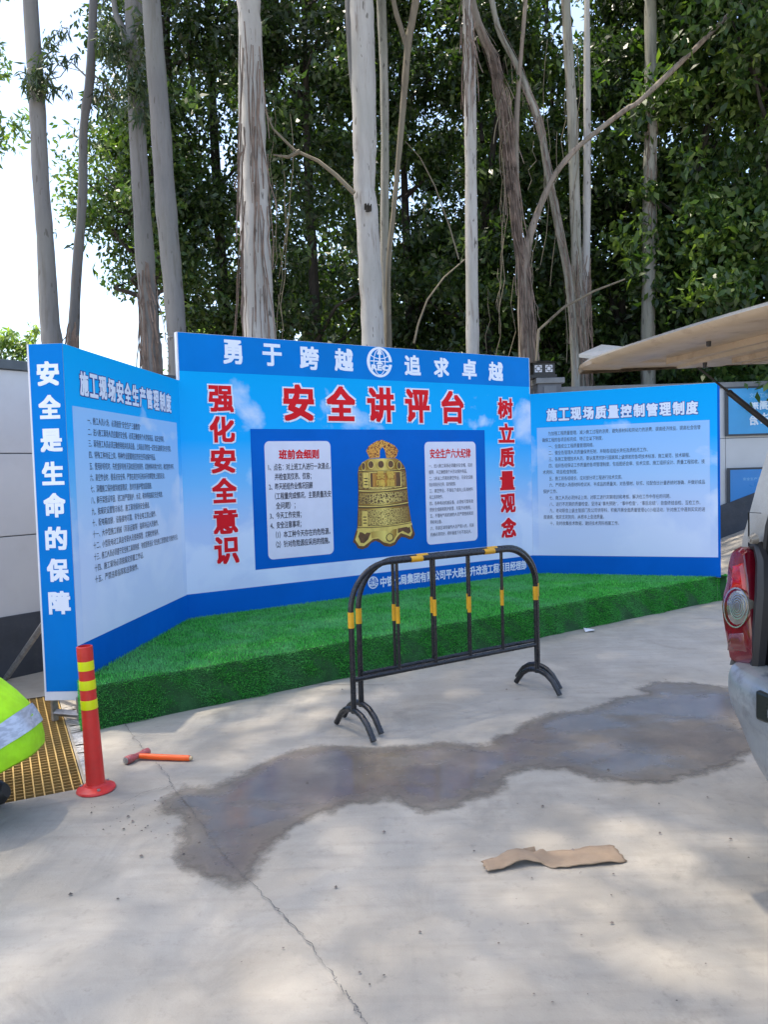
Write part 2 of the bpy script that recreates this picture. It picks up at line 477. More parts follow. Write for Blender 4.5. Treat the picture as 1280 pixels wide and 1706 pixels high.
# ---------------------------------------------------------------- text
FONT_CACHE = {}
def glyphs(s, res=2):
    key = (s, res)
    if key in FONT_CACHE: return FONT_CACHE[key]
    cu = bpy.data.curves.new('tmp_text', 'FONT'); cu.body = s; cu.size = 1; cu.resolution_u = res
    ob = bpy.data.objects.new('tmp_text', cu); COL.objects.link(ob)
    bpy.context.view_layer.update()
    me = bpy.data.meshes.new_from_object(ob.evaluated_get(bpy.context.evaluated_depsgraph_get()))
    n = len(me.vertices); co = np.zeros(n * 3); me.vertices.foreach_get('co', co); co = co.reshape(-1, 3)[:, :2]
    fs = [tuple(p.vertices) for p in me.polygons]
    bpy.data.objects.remove(ob); bpy.data.meshes.remove(me); bpy.data.curves.remove(cu)
    FONT_CACHE[key] = (co, fs); return FONT_CACHE[key]
class Lettering:
    """printed lettering collected into one flat mesh (x along the board, z up)"""
    def __init__(s): s.mb = MB(); s.k = 0
    def put(s, text, x0, z0, x1, z1, y, bold=0., ring=0, mi=0, res=2, flip=False, fit=True):
        co, fs = glyphs(text, res)
        if len(co) == 0: return
        mn = co.min(0); mxx = co.max(0); sp = np.maximum(mxx - mn, 1e-6)
        q = (co - mn) / sp
        if flip: q[:, 0] = 1 - q[:, 0]
        X = x0 + bold + q[:, 0] * (x1 - x0 - 2 * bold); Z = z0 + bold + q[:, 1] * (z1 - z0 - 2 * bold)
        offs = [(0, 0)]
        if bold and ring: offs += [(bold * a_, bold * b_) for a_, b_ in ((-1, -1), (1, -1), (1, 1), (-1, 1), (0, -1), (0, 1), (-1, 0), (1, 0))] + ([(bold * a_ * .5, bold * b_ * .5) for a_, b_ in ((-1, -1), (1, -1), (1, 1), (-1, 1))] if ring > 8 else [])
        for i, (a, b) in enumerate(offs):
            yy = y - i * .00006
            s.mb.add(np.c_[X + a, np.full(len(X), yy), Z + b], fs, mi)
    def line(s, text, x0, z, h, y, x1=None, width=None, mi=0, res=1, bold=0., ring=0):
        co, fs = glyphs(text, res)
        if len(co) == 0: return
        w = co[:, 0].max() - co[:, 0].min()
        k = h / .88
        xe = x1 if x1 else x0 + w * k
        zc = (co[:, 1].max() + co[:, 1].min()) / 2
        X = x0 + (co[:, 0] - co[:, 0].min()) / w * (xe - x0); Z = z + (co[:, 1] - .38) * k
        offs = [(0, 0)] + ([(bold * math.cos(2 * math.pi * i / ring), bold * math.sin(2 * math.pi * i / ring)) for i in range(ring)] if ring else [])
        for i, (a, b) in enumerate(offs):
            s.mb.add(np.c_[X + a, np.full(len(X), y - i * .00006), Z + b], fs, mi)
    def build(s, name, mats, parent, label=None):
        o = s.mb.build(name, None, parent, mats=mats)
        if label: o['label'] = label
        return o

# ---------------------------------------------------------------- display board
P0, P1, P2 = np.array([-2.135, 4.812]), np.array([-1.916, 4.805]), np.array([-1.732, 6.792])
P3, P4 = np.array([1.709, 9.049]), np.array([3.575, 8.341])
ZS, ZC, ZW, ZB = .276, 2.735, 2.325, .475
board = empty('display_board', (P2[0], P2[1], 0))
tag(board, 'tall folding blue and white safety notice board with red title and golden bell print', 'notice board')
def frame_panel(name, A, B, zlo, zhi, label, th=.045, e0=0., e1=0.):
    """empty-free panel: mesh placed with its own local frame x along A->B, y away from the viewer"""
    L = np.linalg.norm(B - A); ang = math.atan2(B[1] - A[1], B[0] - A[0])
    mb = MB(); mb.box(e0, 0, zlo, L - e1, th, zhi)
    o = mb.build(name, None, board, mats=[EDGE_WHITE])
    o.location = (A[0] - P2[0], A[1] - P2[1], 0); o.rotation_euler = (0, 0, ang); o['label'] = label
    return o, L
def sheet(name, parent, poly, y, m, label=None, mb=None):
    q = MB(); q.add([(x, y, z) for x, z in poly], [tuple(range(len(poly)))])
    o = q.build(name, m, parent)
    if label: o['label'] = label
    return o
def rect(x0, z0, x1, z1): return [(x0, z0), (x1, z0), (x1, z1), (x0, z1)]
def rrect(x0, z0, x1, z1, r_, n=6):
    pts = []
    for cx, cz, a0 in ((x1 - r_, z0 + r_, -90), (x1 - r_, z1 - r_, 0), (x0 + r_, z1 - r_, 90), (x0 + r_, z0 + r_, 180)):
        for i in range(n + 1):
            a = R(a0 + 90 * i / n); pts.append((cx + r_ * math.cos(a), cz + r_ * math.sin(a)))
    return pts

# centre panel
pc, LC = frame_panel('centre_panel', P2, P3, ZS - .07, ZC, 'tall centre panel with printed title, bell and rule cards', .05)
sheet('sky_print', pc, [(-.003, ZB), (LC, ZB), (LC, ZW), (LC - .010, ZW), (LC - .010, 2.405), (.012, 2.405), (.012, ZW), (-.003, ZW)], -.0015, SKY_C)
sheet('header_band', pc, rect(.012, 2.405, LC - .008, ZC - .002), -.0015, BLUE_HEAD)
sheet('footer_band', pc, rect(-.003, ZS - .06, LC, ZB), -.0018, BLUE)
sheet('blue_field', pc, [(.648, .63), (3.42, .63), (3.42, 1.912), (.648, 1.912)], -.003, BLUE)
sheet('rule_card', pc, rrect(.78, .711, 1.473, 1.80, .05), -.0045, CARD, 'left white rounded card with meeting rules')
sheet('rule_card', pc, rrect(2.596, .711, 3.286, 1.787, .05), -.0045, CARD, 'right white rounded card with six safety rules')
for ch, x0, x1, z0, z1 in [('勇', .416, .60, 2.485, 2.70), ('于', .796, .99, 2.486, 2.689), ('跨', 1.175, 1.38, 2.471, 2.69), ('越', 1.55, 1.759, 2.473, 2.691),
                           ('追', 2.373, 2.577, 2.467, 2.675), ('求', 2.747, 2.946, 2.465, 2.668), ('卓', 3.125, 3.326, 2.457, 2.67), ('越', 3.496, 3.707, 2.452, 2.663)]:
    lt = Lettering(); lt.put(ch, x0, z0, x1, z1, -.003, bold=.0070, ring=8); lt.build('header_character', [WHITE_INK], pc)
lt = Lettering()
big = [('安', .985, 1.312, 1.985, 2.332), ('全', 1.442, 1.771, 1.989, 2.331), ('讲', 1.903, 2.233, 1.982, 2.335), ('评', 2.36, 2.679, 1.98, 2.332), ('台', 2.829, 3.137, 1.978, 2.328)]
vert = [('强', .262, .50, 2.055, 2.294), ('化', .26, .501, 1.787, 2.025), ('安', .259, .497, 1.516, 1.749), ('全', .259, .497, 1.252, 1.478), ('意', .259, .497, .976, 1.211), ('识', .259, .497, .707, .959),
        ('树', 3.612, 3.845, 2.037, 2.271), ('立', 3.617, 3.858, 1.77, 1.991), ('质', 3.625, 3.851, 1.50, 1.722), ('量', 3.625, 3.85, 1.24, 1.458), ('观', 3.627, 3.857, .983, 1.205), ('念', 3.629, 3.859, .704, .934)]
for ch, x0, x1, z0, z1 in big:
    lt.put(ch, x0 - .012, z0 - .012, x1 + .012, z1 + .012, -.0048, bold=.027, ring=14, mi=0)
    lt.put(ch, x0 + .002, z0 + .002, x1 - .002, z1 - .002, -.0062, bold=.0125, ring=10, mi=1)
for ch, x0, x1, z0, z1 in vert:
    lt.put(ch, x0 - .01, z0 - .01, x1 + .01, z1 + .01, -.0048, bold=.0195, ring=12, mi=0)
    lt.put(ch, x0 + .002, z0 + .002, x1 - .002, z1 - .002, -.0062, bold=.0085, ring=8, mi=1)
lt.build('title_lettering', [WHITE_INK, RED_INK], pc, 'large red title characters with white outlines')
lt = Lettering()
lt.put('班前会细则', .922, 1.632, 1.345, 1.722, -.006, bold=.003, ring=6, mi=1)
ls = ['1、点名：对上班工人进行一次清点，', '    并检查其仪表、仪容；', '2、昨天班组作业情况回顾', '   （工程量完成情况，主要质量及安', '    全问题）；', '3、今天工作安排；', '4、安全注意事项；', '（1）本工种今天存在的危险源。', '（2）针对危险源应采用的措施。']
xs0 = [.812, .875, .812, .868, .875, .812, .812, .862, .862]; xe = [1.462, 1.255, 1.265, 1.462, 1.075, 1.135, 1.13, 1.44, 1.43]
for i, s_ in enumerate(ls):
    lt.line(s_.strip(), xs0[i], 1.562 - i * .0895, .060, -.006, x1=xe[i], bold=.0012, ring=3, mi=0)
lt.put('安全生产六大纪律', 2.664, 1.612, 3.214, 1.715, -.006, bold=.002, ring=6, mi=1)
rs = ['一、进入施工现场必须戴好安全帽，扣好', '帽带，并正确使用个人劳动保护用品。', '二、2米以上的高处悬空作业，无安全设施', '的必须系好安全带，扣好保险钩。', '三、高空作业，不准往下或向上乱抛材料', '和工具等物件。', '四、各种电动机械设备，必须有可靠有效', '的安全措施和防护装置，方能开动使用。', '五、不懂电气和机械的人员严禁使用和玩', '弄机电设备。', '六、吊装区域非操作人员严禁入内，吊装', '机械必须完好，把杆垂直下方不准站人。']
for i, s_ in enumerate(rs):
    full = i in (0, 2, 4, 6, 8, 10)
    lt.line(s_, 2.645, 1.535 - i * .0655, .040, -.006, x1=(3.235 if full else {1: 3.16, 3: 3.0, 5: 2.82, 9: 2.80}[i] if i in (1, 3, 5, 9) else 3.2), mi=0)
lt.build('card_lettering', [BLACK_INK, RED_INK], pc)
lt = Lettering()
lt.put('中铁七局集团有限公司平大路提升改造工程项目经理部', 2.0, .325, 4.005, .432, -.0035, bold=.0028, ring=6)
lt.build('footer_lettering', [WHITE_INK], pc)

def emblem(cx, cz, r_, y, parent):
    e = MB()
    def arc(rx, rz, a0, a1, w0, w1=None, n=40, ccx=0, ccz=0):
        w1 = w1 or w0
        V = []; Fc = []
        for i in range(n + 1):
            a = R(a0 + (a1 - a0) * i / n)
            c, s_ = math.cos(a), math.sin(a)
            V += [(cx + (ccx + rx * c) * r_, y, cz + (ccz + rz * s_) * r_), (cx + (ccx + (rx - w0) * c) * r_, y, cz + (ccz + (rz - w1) * s_) * r_)]
            if i: Fc.append((2 * i - 2, 2 * i - 1, 2 * i + 1, 2 * i))
        e.add(V, Fc)
    arc(1.0, 1.0, 3, 352, .24, .14)
    y -= .0002; arc(.48, .86, 0, 360, .07, .05)
    y -= .0002; arc(.78, .42, 205, 335, .06, ccz=.62)
    y -= .0002
    def rc(x0, z0, x1, z1): e.add([(cx + x0 * r_, y, cz + z0 * r_), (cx + x1 * r_, y, cz + z0 * r_), (cx + x1 * r_, y, cz + z1 * r_), (cx + x0 * r_, y, cz + z1 * r_)], [(0, 1, 2, 3)])
    rc(-.74, .02, .74, .09); y -= .0002
    rc(-.05, -.05, .08, .62); y -= .0002
    e.add([(cx - .3 * r_, y, cz - .14 * r_), (cx + .32 * r_, y, cz - .14 * r_), (cx + .02 * r_, y, cz + .12 * r_)], [(0, 1, 2)]); y -= .0002
    e.add([(cx - .2 * r_, y, cz + .5 * r_), (cx + .22 * r_, y, cz + .5 * r_), (cx + .1 * r_, y, cz + .84 * r_), (cx - .08 * r_, y, cz + .84 * r_)], [(0, 1, 2, 3)])
    o = e.build('emblem', WHITE_INK, parent)
    l2 = Lettering(); l2.put('REC', cx - .66 * r_, cz - .56 * r_, cx + .70 * r_, cz - .17 * r_, y - .0006, bold=.03 * r_, ring=6)
    l2.build('emblem_lettering', [WHITE_INK], parent)
emblem(2.068, 2.582, .150, -.003, pc)
emblem(1.915, .384, .062, -.0035, pc)

# bell artwork printed on the blue field
def bell(parent, cx, z0, sc, y):
    """z0 = bottom; unit: 1 = full height 1.07 m"""
    t = NT('bell_gold')
    sep = t.n('ShaderNodeSeparateXYZ'); t.l(t.co(), sep.inputs[0])
    u = t.mapr(sep.outputs['X'], cx - .33, cx + .33)
    cr = t.n('ShaderNodeValToRGB'); t.l(u, cr.inputs[0]); e = cr.color_ramp.elements
    e[0].color = (.26, .11, .012, 1); e[1].color = (.12, .04, .008, 1)
    for p, c in ((.2, (.42, .22, .022)), (.48, (.92, .70, .16)), (.66, (.40, .21, .02)), (.88, (.17, .06, .01))):
        q = e.new(p); q.color = (*c, 1)
    t.l(cr.outputs[0], t.b.inputs['Base Color']); t.b.inputs['Roughness'].default_value = .5
    gold = t.m
    def relief(name, sc_, lo, dark, edge_=(.34, .19, .03), mid_=(.86, .64, .17)):
        t = NT(name)
        vo = t.n('ShaderNodeTexVoronoi', feature='DISTANCE_TO_EDGE'); vo.inputs['Scale'].default_value = sc_
        nn = t.n('ShaderNodeMapping'); t.l(t.co(), nn.inputs[0])
        ad = t.n('ShaderNodeMix', data_type='RGBA', blend_type='LINEAR_LIGHT'); ad.inputs[0].default_value = .02
        nz = t.n('ShaderNodeTexNoise'); nz.inputs['Scale'].default_value = 30; t.l(t.co(), nz.inputs[0])
        t.l(nn.outputs[0], ad.inputs[6]); t.l(nz.outputs[1], ad.inputs[7]); t.l(ad.outputs[2], vo.inputs['Vector'])
        sep = t.n('ShaderNodeSeparateXYZ'); t.l(t.co(), sep.inputs[0])
        u = t.mapr(sep.outputs['X'], cx - .3, cx + .3)
        cr = t.n('ShaderNodeValToRGB'); t.l(u, cr.inputs[0]); e = cr.color_ramp.elements
        e[0].color = (*edge_, 1); e[1].color = (edge_[0] * .7, edge_[1] * .6, edge_[2] * .5, 1); q = e.new(.48); q.color = (*mid_, 1)
        t.l(t.mix(t.mapr(vo.outputs[0], lo, lo + .06), cr.outputs[0], dark), t.b.inputs['Base Color']); t.b.inputs['Roughness'].default_value = .5
        return t.m
    REL1 = relief('bell_relief', 34, .10, (.14, .07, .015)); REL2 = relief('bell_relief_fine', 48, .14, (.17, .085, .012))
    GL = plain('bell_light', (.80, .56, .12), .5, var=.1, scale=20, bump=0); BR = plain('bell_brown', (.13, .05, .012), .5, var=.3, scale=14, bump=0)
    OR = relief('bell_dragon', 38, .13, (.20, .035, .004), (.62, .22, .02), (.85, .40, .05)); AMB = plain('bell_amber', (.45, .19, .02), .5, var=.4, scale=9, bump=0); DK = plain('bell_line', (.09, .045, .01), .5, bump=0)
    W = lambda k: k          # helper
    px = lambda x: cx - .012 + (x - 520) / 1024 * .90        # crop pixels to board metres
    pz = lambda zz: z0 + (1575 - zz) / 1510 * 1.075
    o = MB(); yy = [y]
    def S(pts, mi, dy=.0003):
        yy[0] -= dy
        o.add([(px(a), yy[0], pz(b)) for a, b in pts][::-1], [tuple(range(len(pts)))], mi)
    # dragon loop, outer silhouette as two halves round the opening
    S([(345, 320), (300, 215), (335, 150), (400, 105), (450, 78), (520, 62), (560, 80), (520, 165), (485, 210), (480, 310)], 4)
    S([(520, 165), (560, 80), (620, 105), (690, 145), (740, 215), (715, 290), (690, 320), (570, 318), (555, 225), (535, 178)], 4)
    # body
    L = [(330, 325), (250, 370), (195, 440), (180, 520), (178, 800), (168, 1010), (150, 1290)]
    Rr = [(700, 325), (765, 365), (815, 440), (838, 520), (850, 780), (862, 1000), (900, 1290)]
    S(L + Rr[::-1], 0)
    # skirt with wavy hem
    hem = [(88, 1470), (120, 1495), (150, 1560), (210, 1582), (280, 1560), (330, 1500), (390, 1480), (450, 1510), (510, 1565), (590, 1582), (660, 1560), (700, 1500), (750, 1455), (810, 1470), (860, 1500), (910, 1495), (945, 1430)]
    S([(150, 1285), (130, 1330)] + hem + [(915, 1330), (900, 1270)], 3)
    S([(165, 1300), (150, 1340), (118, 1440), (170, 1530), (230, 1540), (290, 1500), (360, 1450), (430, 1450), (500, 1510), (590, 1540), (650, 1520), (690, 1450), (740, 1400), (820, 1430), (880, 1460), (905, 1400), (890, 1310)], 2)
    S([(180, 1340), (160, 1400), (190, 1490), (235, 1500), (290, 1450), (330, 1360)], 3); S([(330, 1350), (340, 1440), (430, 1430), (510, 1490), (590, 1515), (640, 1490), (680, 1420), (690, 1330)], 0)
    S([(700, 1330), (700, 1400), (770, 1370), (850, 1420), (885, 1390), (870, 1310)], 3)
    S([(585 + 55 * math.cos(k * .6283), 1450 + 62 * math.sin(k * .6283)) for k in range(10)], 7); S([(585 + 42 * math.cos(k * .6283), 1447 + 48 * math.sin(k * .6283)) for k in range(10)], 2)
    S([(150, 1285), (145, 1320), (200, 1335), (250, 1375), (285, 1340), (530, 1345), (580, 1380), (630, 1340), (820, 1310), (850, 1330), (905, 1290), (900, 1262)], 2)
    # bands
    def band(za, zb_, mi, xa=0, xb=0):
        xl = lambda zz: np.interp(zz, [q_[1] for q_ in L], [q_[0] for q_ in L]); xr = lambda zz: np.interp(zz, [q_[1] for q_ in Rr], [q_[0] for q_ in Rr])
        n = 10; up_, dn = [], []
        for i in range(n + 1):
            tt = i / n; sag = 22 * (1 - (2 * tt - 1) ** 2) - 14 * tt
            up_.append((xl(za) + 4 + xa + (xr(za) - xl(za) - 8 - xa - xb) * tt, za + sag)); dn.append((xl(zb_) + 4 + xa + (xr(zb_) - xl(zb_) - 8 - xa - xb) * tt, zb_ + sag))
        S(up_ + dn[::-1], mi)
    for a, b, mi in ((488, 512, 7), (492, 500, 2), (760, 800, 7), (768, 784, 2), (975, 1018, 7), (984, 998, 2), (1262, 1290, 7), (1268, 1280, 2)): band(a - 12, b - 12, mi)
    band(800, 945, 5); band(1030, 1250, 6); band(515, 740, 5)
    S([(325, 512), (762, 510), (768, 738), (325, 735)], 2); S([(340, 525), (752, 522), (756, 728), (340, 722)], 3); S([(370, 530), (690, 528), (690, 722), (370, 718)], 8)
    for xa in (245, 215): 
        za = 515 if xa == 245 else 1050
        S([(xa, za), (xa + 72, za + 4), (xa + 70, za + 215), (xa - 4, za + 210)], 2)
        for k in range(3): S([(xa + 10, za + 75 + k * 42), (xa + 58, za + 78 + k * 42), (xa + 58, za + 94 + k * 42), (xa + 10, za + 91 + k * 42)], 7)
    for k, xx in enumerate((250, 350, 485, 620, 735)):
        w_ = (24, 36, 42, 38, 28)[k]
        S([(xx + w_ * math.sin(q_ * .5236) * 1.25, 410 + (k in (0, 4)) * 22 + 62 * -math.cos(q_ * .5236)) for q_ in range(12)], 2); S([(xx + w_ * math.sin(q_ * .5236), 408 + (k in (0, 4)) * 22 + 50 * -math.cos(q_ * .5236)) for q_ in range(12)], 3)
    b_ = o.build('bell_print', None, parent, mats=[gold, GL, GL, BR, OR, REL1, REL2, DK, AMB]); b_['label'] = 'golden temple bell printed on the blue field'
    l3 = Lettering()
    for ch, a, b, c, d in (('長', 415, 505, 535, 612), ('警', 555, 503, 668, 612), ('鳴', 415, 618, 535, 722), ('鐘', 555, 616, 668, 722)):
        l3.put(ch, px(a), pz(d), px(c), pz(b), yy[0] - .0006, bold=.002, ring=4)
    l3.build('bell_lettering', [plain('bell_char', (.75, .46, .06), .5, bump=0)], parent)
bell(pc, 2.083, .733, 1, -.0045)

# wing panels
pl, LL = frame_panel('wing_panel', P1, P2, ZS - .14, ZW, 'left wing panel of the board with pale rule sheet', e1=.002)
sheet('sky_print', pl, rect(.0, ZB, LL - .002, ZW - .001), -.0015, SKY_L)
sheet('footer_band', pl, rect(.0, ZS - .14, LL - .002, ZB), -.0018, BLUE)
sheet('rule_sheet', pl, rect(.082, ZB + .002, 1.91, 1.956), -.0022, BOX_L)
def wing_title(parent, s_, x0, x1, z0, z1):
    lt = Lettering(); n = len(s_); w = (x1 - x0) / n
    for i, ch in enumerate(s_):
        a = x0 + i * w + w * .06; b = x0 + (i + 1) * w - w * .06
        lt.put(ch, a - .006, z0 - .006, b + .006, z1 + .006, -.003, bold=.0135, ring=10, mi=1)
        lt.put(ch, a, z0, b, z1, -.0042, bold=.0055, ring=8, mi=0)
    lt.build('title_lettering', [WHITE_INK, NAVY_INK], parent)
wing_title(pl, '施工现场安全生产管理制度', .185, 1.80, 2.03, 2.185)
L15 = ['一、施工人员入场，必须接受“安全生产三级教育”', '二、进入施工现场人员应戴好安全帽，必须正确使用个人劳保用品，如安全带等。', '三、现场施工人员必须正确使用相关机具设备，上岗前必须检查一切安全设施是否安全可靠。', '四、特殊工种持证上岗，特种作业配戴相应的安全劳动保护用品。',
       '五、使用砂轮机时，先检查砂轮有无裂纹是否有损伤，切割材料时用力均匀，被切割件夹牢。', '六、高空作业时，要系好安全带，严禁在高空中没有扶手的攀登物上随意走动。', '七、深槽施工保持做到坡度稳定，及时完善护壁加固措施。', '八、脚手架搭设牢固，进口封严密防护，水泥、砖块等按规定安全堆放。',
       '九、按规定设置警示标志，施工现场保持安全通道。', '十、配电箱加锁，设备接地可靠，非专业电工禁止操作。', '十一、大中型施工机械（吊装运输等）指挥持证人员操作。', '十二、小型及电动工具由专职人员使用保管，定期检修保养。',
       '十三、施工人员必须遵守安全施工规章制度，有权拒绝违反“安全施工管理制度”的操作方法。', '十四、施工现场必须按规定佩戴工作证。', '十五、严禁违章指挥和违章操作。']
E15 = [1.13, 1.60, 1.745, 1.40, 1.80, 1.58, 1.30, 1.52, 1.24, 1.36, 1.40, 1.40, 1.82, 1.08, .97]
lt = Lettering()
for i, (s_, e_) in enumerate(zip(L15, E15)): lt.line(s_, .272, 1.878 - i * .0735, .046, -.0045, x1=e_)
lt.build('rule_lettering', [BLACK_INK], pl)

pr, LR = frame_panel('wing_panel', P3, P4, ZS - .02, ZW, 'right wing panel of the board with pale rule sheet', e0=.002)
sheet('sky_print', pr, rect(.002, ZB, LR - .025, ZW - .001), -.0015, SKY_R)
sheet('footer_band', pr, rect(.002, ZS - .018, LR, ZB), -.0018, BLUE)
sheet('edge_band', pr, rect(LR - .025, ZB, LR, ZW), -.0018, BLUE)
sheet('rule_sheet', pr, rect(.07, ZB + .002, 1.895, 1.937), -.003, BOX_R)
wing_title(pr, '施工现场质量控制管理制度', .175, 1.79, 2.005, 2.147)
R15 = [('为加强工程质量管理，减少施工过程的浪费，避免原材料和劳动力的浪费，提高经济效益，提高社会信誉', .198, 1.806), ('确保工程的各项目标完成，特订立以下制度。', .13, .80), ('一、全面成立工程质量管理网络。', .2, .70),
       ('二、健全各管理人员质量保责任制，并制各组组长责任及质检员工作。', .2, 1.27), ('三、各施工管理技术人员，要认真贯彻执行国家和上级颁发的各项技术标准，施工规范，技术规程。', .2, 1.70),
       ('四、组织各组保证工作质量的各项管理制度，包括图纸会审、技术交底、施工组织设计、质量工程验收、技', .2, 1.845), ('术资料、项目检查制度。', .13, .52), ('五、施工前各组组长，应对部分项工程进行技术交底。', .2, 1.0),
       ('六、严把进入场原材料检试关，半成品的质量关，对各钢材、砂浆、拉配合比计量表统时准确，并做好成品', .2, 1.845), ('保护工作。', .13, .29), ('七、施工人员必须持证上岗，对职工进行定期培训和考核，解决在工作中存在的问题。', .2, 1.50),
       ('八、进行不定期的质量检查，坚持以“事先预防”，“事中检查”，“事后总结”，自查终结自检、互检工作。', .2, 1.80), ('九、老动职会上级主管部门及公司领导科，积极开展全面质量管理QC小组活动，针对施工中遇到实实的进', .2, 1.845), ('度通病，做定支定防向，从根本上会进质量。', .13, .80), ('十、及时收集技术数据，建好技术资料档案工作。', .2, .96)]
lt = Lettering()
for i, (s_, a, b) in enumerate(R15): lt.line(s_, a, 1.866 - i * .073, .045, -.0045, x1=b)
lt.build('rule_lettering', [BLACK_INK], pr)

# narrow side column
ps, LS = frame_panel('side_panel', P0, P1, .14, ZW, 'narrow blue side column with eight white characters', .05, e1=.0)
sheet('blue_print', ps, rect(.012, .195, LS, ZW - .001), -.0015, BLUE_HEAD)
lt = Lettering()
for ch, z0, z1 in (('安', 2.072, 2.22), ('全', 1.873, 2.018), ('是', 1.672, 1.814), ('生', 1.471, 1.614), ('命', 1.273, 1.423), ('的', 1.073, 1.217), ('保', .877, 1.021), ('障', .676, .821)):
    lt.put(ch, .055, z0, .192, z1, -.003, bold=.0058, ring=8)
lt.build('side_lettering', [WHITE_INK], ps)
# steel tube frame under and behind the panels
def strut(pts, r_=.018, n=4):
    q = MB(); q.tube(pts, r_ * 1.3, n); return q
ox, oy = P2
def loc(p): return (p[0] - ox, p[1] - oy, p[2])
for nm, pts in (('frame_tube', [(-2.10, 4.86, 0), (-2.10, 4.86, .16)]), ('frame_tube', [(-1.915, 4.80, 0), (-1.915, 4.80, .16)]), ('frame_tube', [(-2.10, 4.86, .05), (-1.915, 4.80, .05)]), ('frame_tube', [(-1.97, 5.02, 0), (-1.97, 5.02, .3)]),
                ('frame_tube', [(-1.915, 4.80, .05), (-1.97, 5.02, .05)])):
    strut([loc(p) for p in pts]).build(nm, STEEL, board)
bt = at(100, 995, 5.0); bb = ground(8, 1132)
strut([loc(bb), loc((bt[0] + (bt[0] - bb[0]) * .02, bt[1] + .02, bt[2] + (bt[2] - bb[2]) * .02))], .017, 6).build('back_brace', STEEL, board)
for s_ in (.25, .75):
    p = P2 + (P3 - P2) * s_; n_ = np.array([-(P3 - P2)[1], (P3 - P2)[0]]); n_ /= np.linalg.norm(n_)
    a = p + n_ * .07; b = p + n_ * .65
    strut([loc((*a, 2.2)), loc((*b, .02))], .017, 6).build('back_brace', STEEL, board)
    strut([loc((*a, 0)), loc((*a, 2.6))], .02, 4).build('frame_tube', STEEL, board)
pz_ = P4 + (P3 - P4) * .02 + np.array([.02, .06])
strut([loc((*pz_, 0)), loc((*pz_, .5))], .02, 4).build('frame_tube', STEEL, board)

# ---------------------------------------------------------------- turf stage
A = np.array(ground(139, 1220)[:2]); B = np.array([3.695, 8.488])
dAB = (B - A) / np.linalg.norm(B - A)
outl = [A, B, P4 + np.array([.085, .045]), P3 + np.array([0, -.01]), P2 + np.array([.01, -.006]), P1 + np.array([.012, -.02])]
stage = empty('turf_stage', (A[0], A[1], 0))
tag(stage, 'low stage platform covered in green artificial turf in front of the notice board', 'stage')
mb = MB(); n = len(outl)
def lo(p, z): return (p[0] - A[0], p[1] - A[1], z)
mb.add([lo(p, 0) for p in outl] + [lo(p, ZS - .012) for p in outl], [tuple(range(n, 2 * n))] + [(i, (i + 1) % n, (i + 1) % n + n, i + n) for i in range(n)])
TURF_BASE = plain('turf_backing', (.018, .085, .022), .95, var=.3, scale=12, bump=.4, bscale=120)
mb.build('platform', TURF_BASE, stage, bevel=.015)
t = NT('turf_blade'); geo = t.n('ShaderNodeNewGeometry')
cr = t.n('ShaderNodeValToRGB'); t.l(geo.outputs['Random Per Island'], cr.inputs[0]); e = cr.color_ramp.elements
e[0].color = (.008, .14, .016, 1); e[1].color = (.20, .78, .15, 1); q = e.new(.5); q.color = (.06, .48, .055, 1)
c = t.mix(t.mapr(t.noise(1.9, 7, .68, dist=.8), .44, .60, 0, .5), cr.outputs[0], (.22, .62, .26))
t.l(c, t.b.inputs['Base Color']); t.b.inputs['Roughness'].default_value = .5; t.b.inputs['Specular IOR Level'].default_value = .25
t.b.inputs['Specular IOR Level'].default_value = .1
TURF = t.m
r_ = np.random.default_rng(11)
def blades(P, N, ln, w, bend):
    """P base points, N normals"""
    k = len(P)
    tang = r_.normal(size=(k, 3)); tang -= (tang * N).sum(1)[:, None] * N; tang /= np.linalg.norm(tang, axis=1)[:, None]
    tip = P + N * (ln * (.6 + .7 * r_.random(k)))[:, None] + r_.normal(0, bend, (k, 3))
    return np.stack([P - tang * w, P + tang * w, tip], 1)
tri = []
polyS = np.array(outl)
mn, mx_ = polyS.min(0), polyS.max(0)
cand = mn + r_.random((420000, 2)) * (mx_ - mn); ins = signed(cand, polyS) > .0
cand = cand[ins]
nrmf = np.array([-dAB[1], dAB[0]]); dfr = (cand - A) @ nrmf; sfr = (cand - A) @ dAB
seam = (np.abs(dfr - .98 - .012 * np.sin(sfr * 3)) < .006) | (np.abs(sfr - 3.9) < .005)
cand = cand[~(seam & (r_.random(len(cand)) < .8))]
# thin out with distance: far blades are sub-pixel
P = np.c_[cand - A, np.full(len(cand), ZS - .012)]
tri.append(blades(P, np.tile([0, 0, 1.0], (len(P), 1)), .015, .0020, .005))
LB = np.linalg.norm(B - A); nf = np.array([dAB[1], -dAB[0], 0])
k = 75000; s_ = r_.random(k) * LB; zz = r_.random(k) * (ZS - .004)
wave = (.012 * np.sin(s_ * 7) + .008 * np.sin(s_ * 17 + 1)) * (1 - zz / ZS) ** 2 + .004 * np.sin(s_ * 23 + zz * 30)
P = np.c_[dAB[0] * s_, dAB[1] * s_, zz] + nf * wave[:, None]
tri.append(blades(P, np.tile(nf + np.array([0, 0, .35]), (k, 1)), .013, .0020, .004))
for pa, pb in ((B, outl[2]), (outl[5], A)):
    d_ = pb - pa; l_ = np.linalg.norm(d_); n3 = np.array([d_[1] / l_, -d_[0] / l_, 0]); k = int(9000 * l_ / .3)
    if k > 12000: k = 12000
    s_ = r_.random(k) * l_; P = np.c_[(pa - A) + np.outer(s_, d_ / l_), r_.random(k) * ZS]
    tri.append(blades(P, np.tile(n3, (k, 1)), .013, .0020, .004))
fast_quads('turf', np.concatenate(tri), TURF, stage, n=3, kind='stuff')

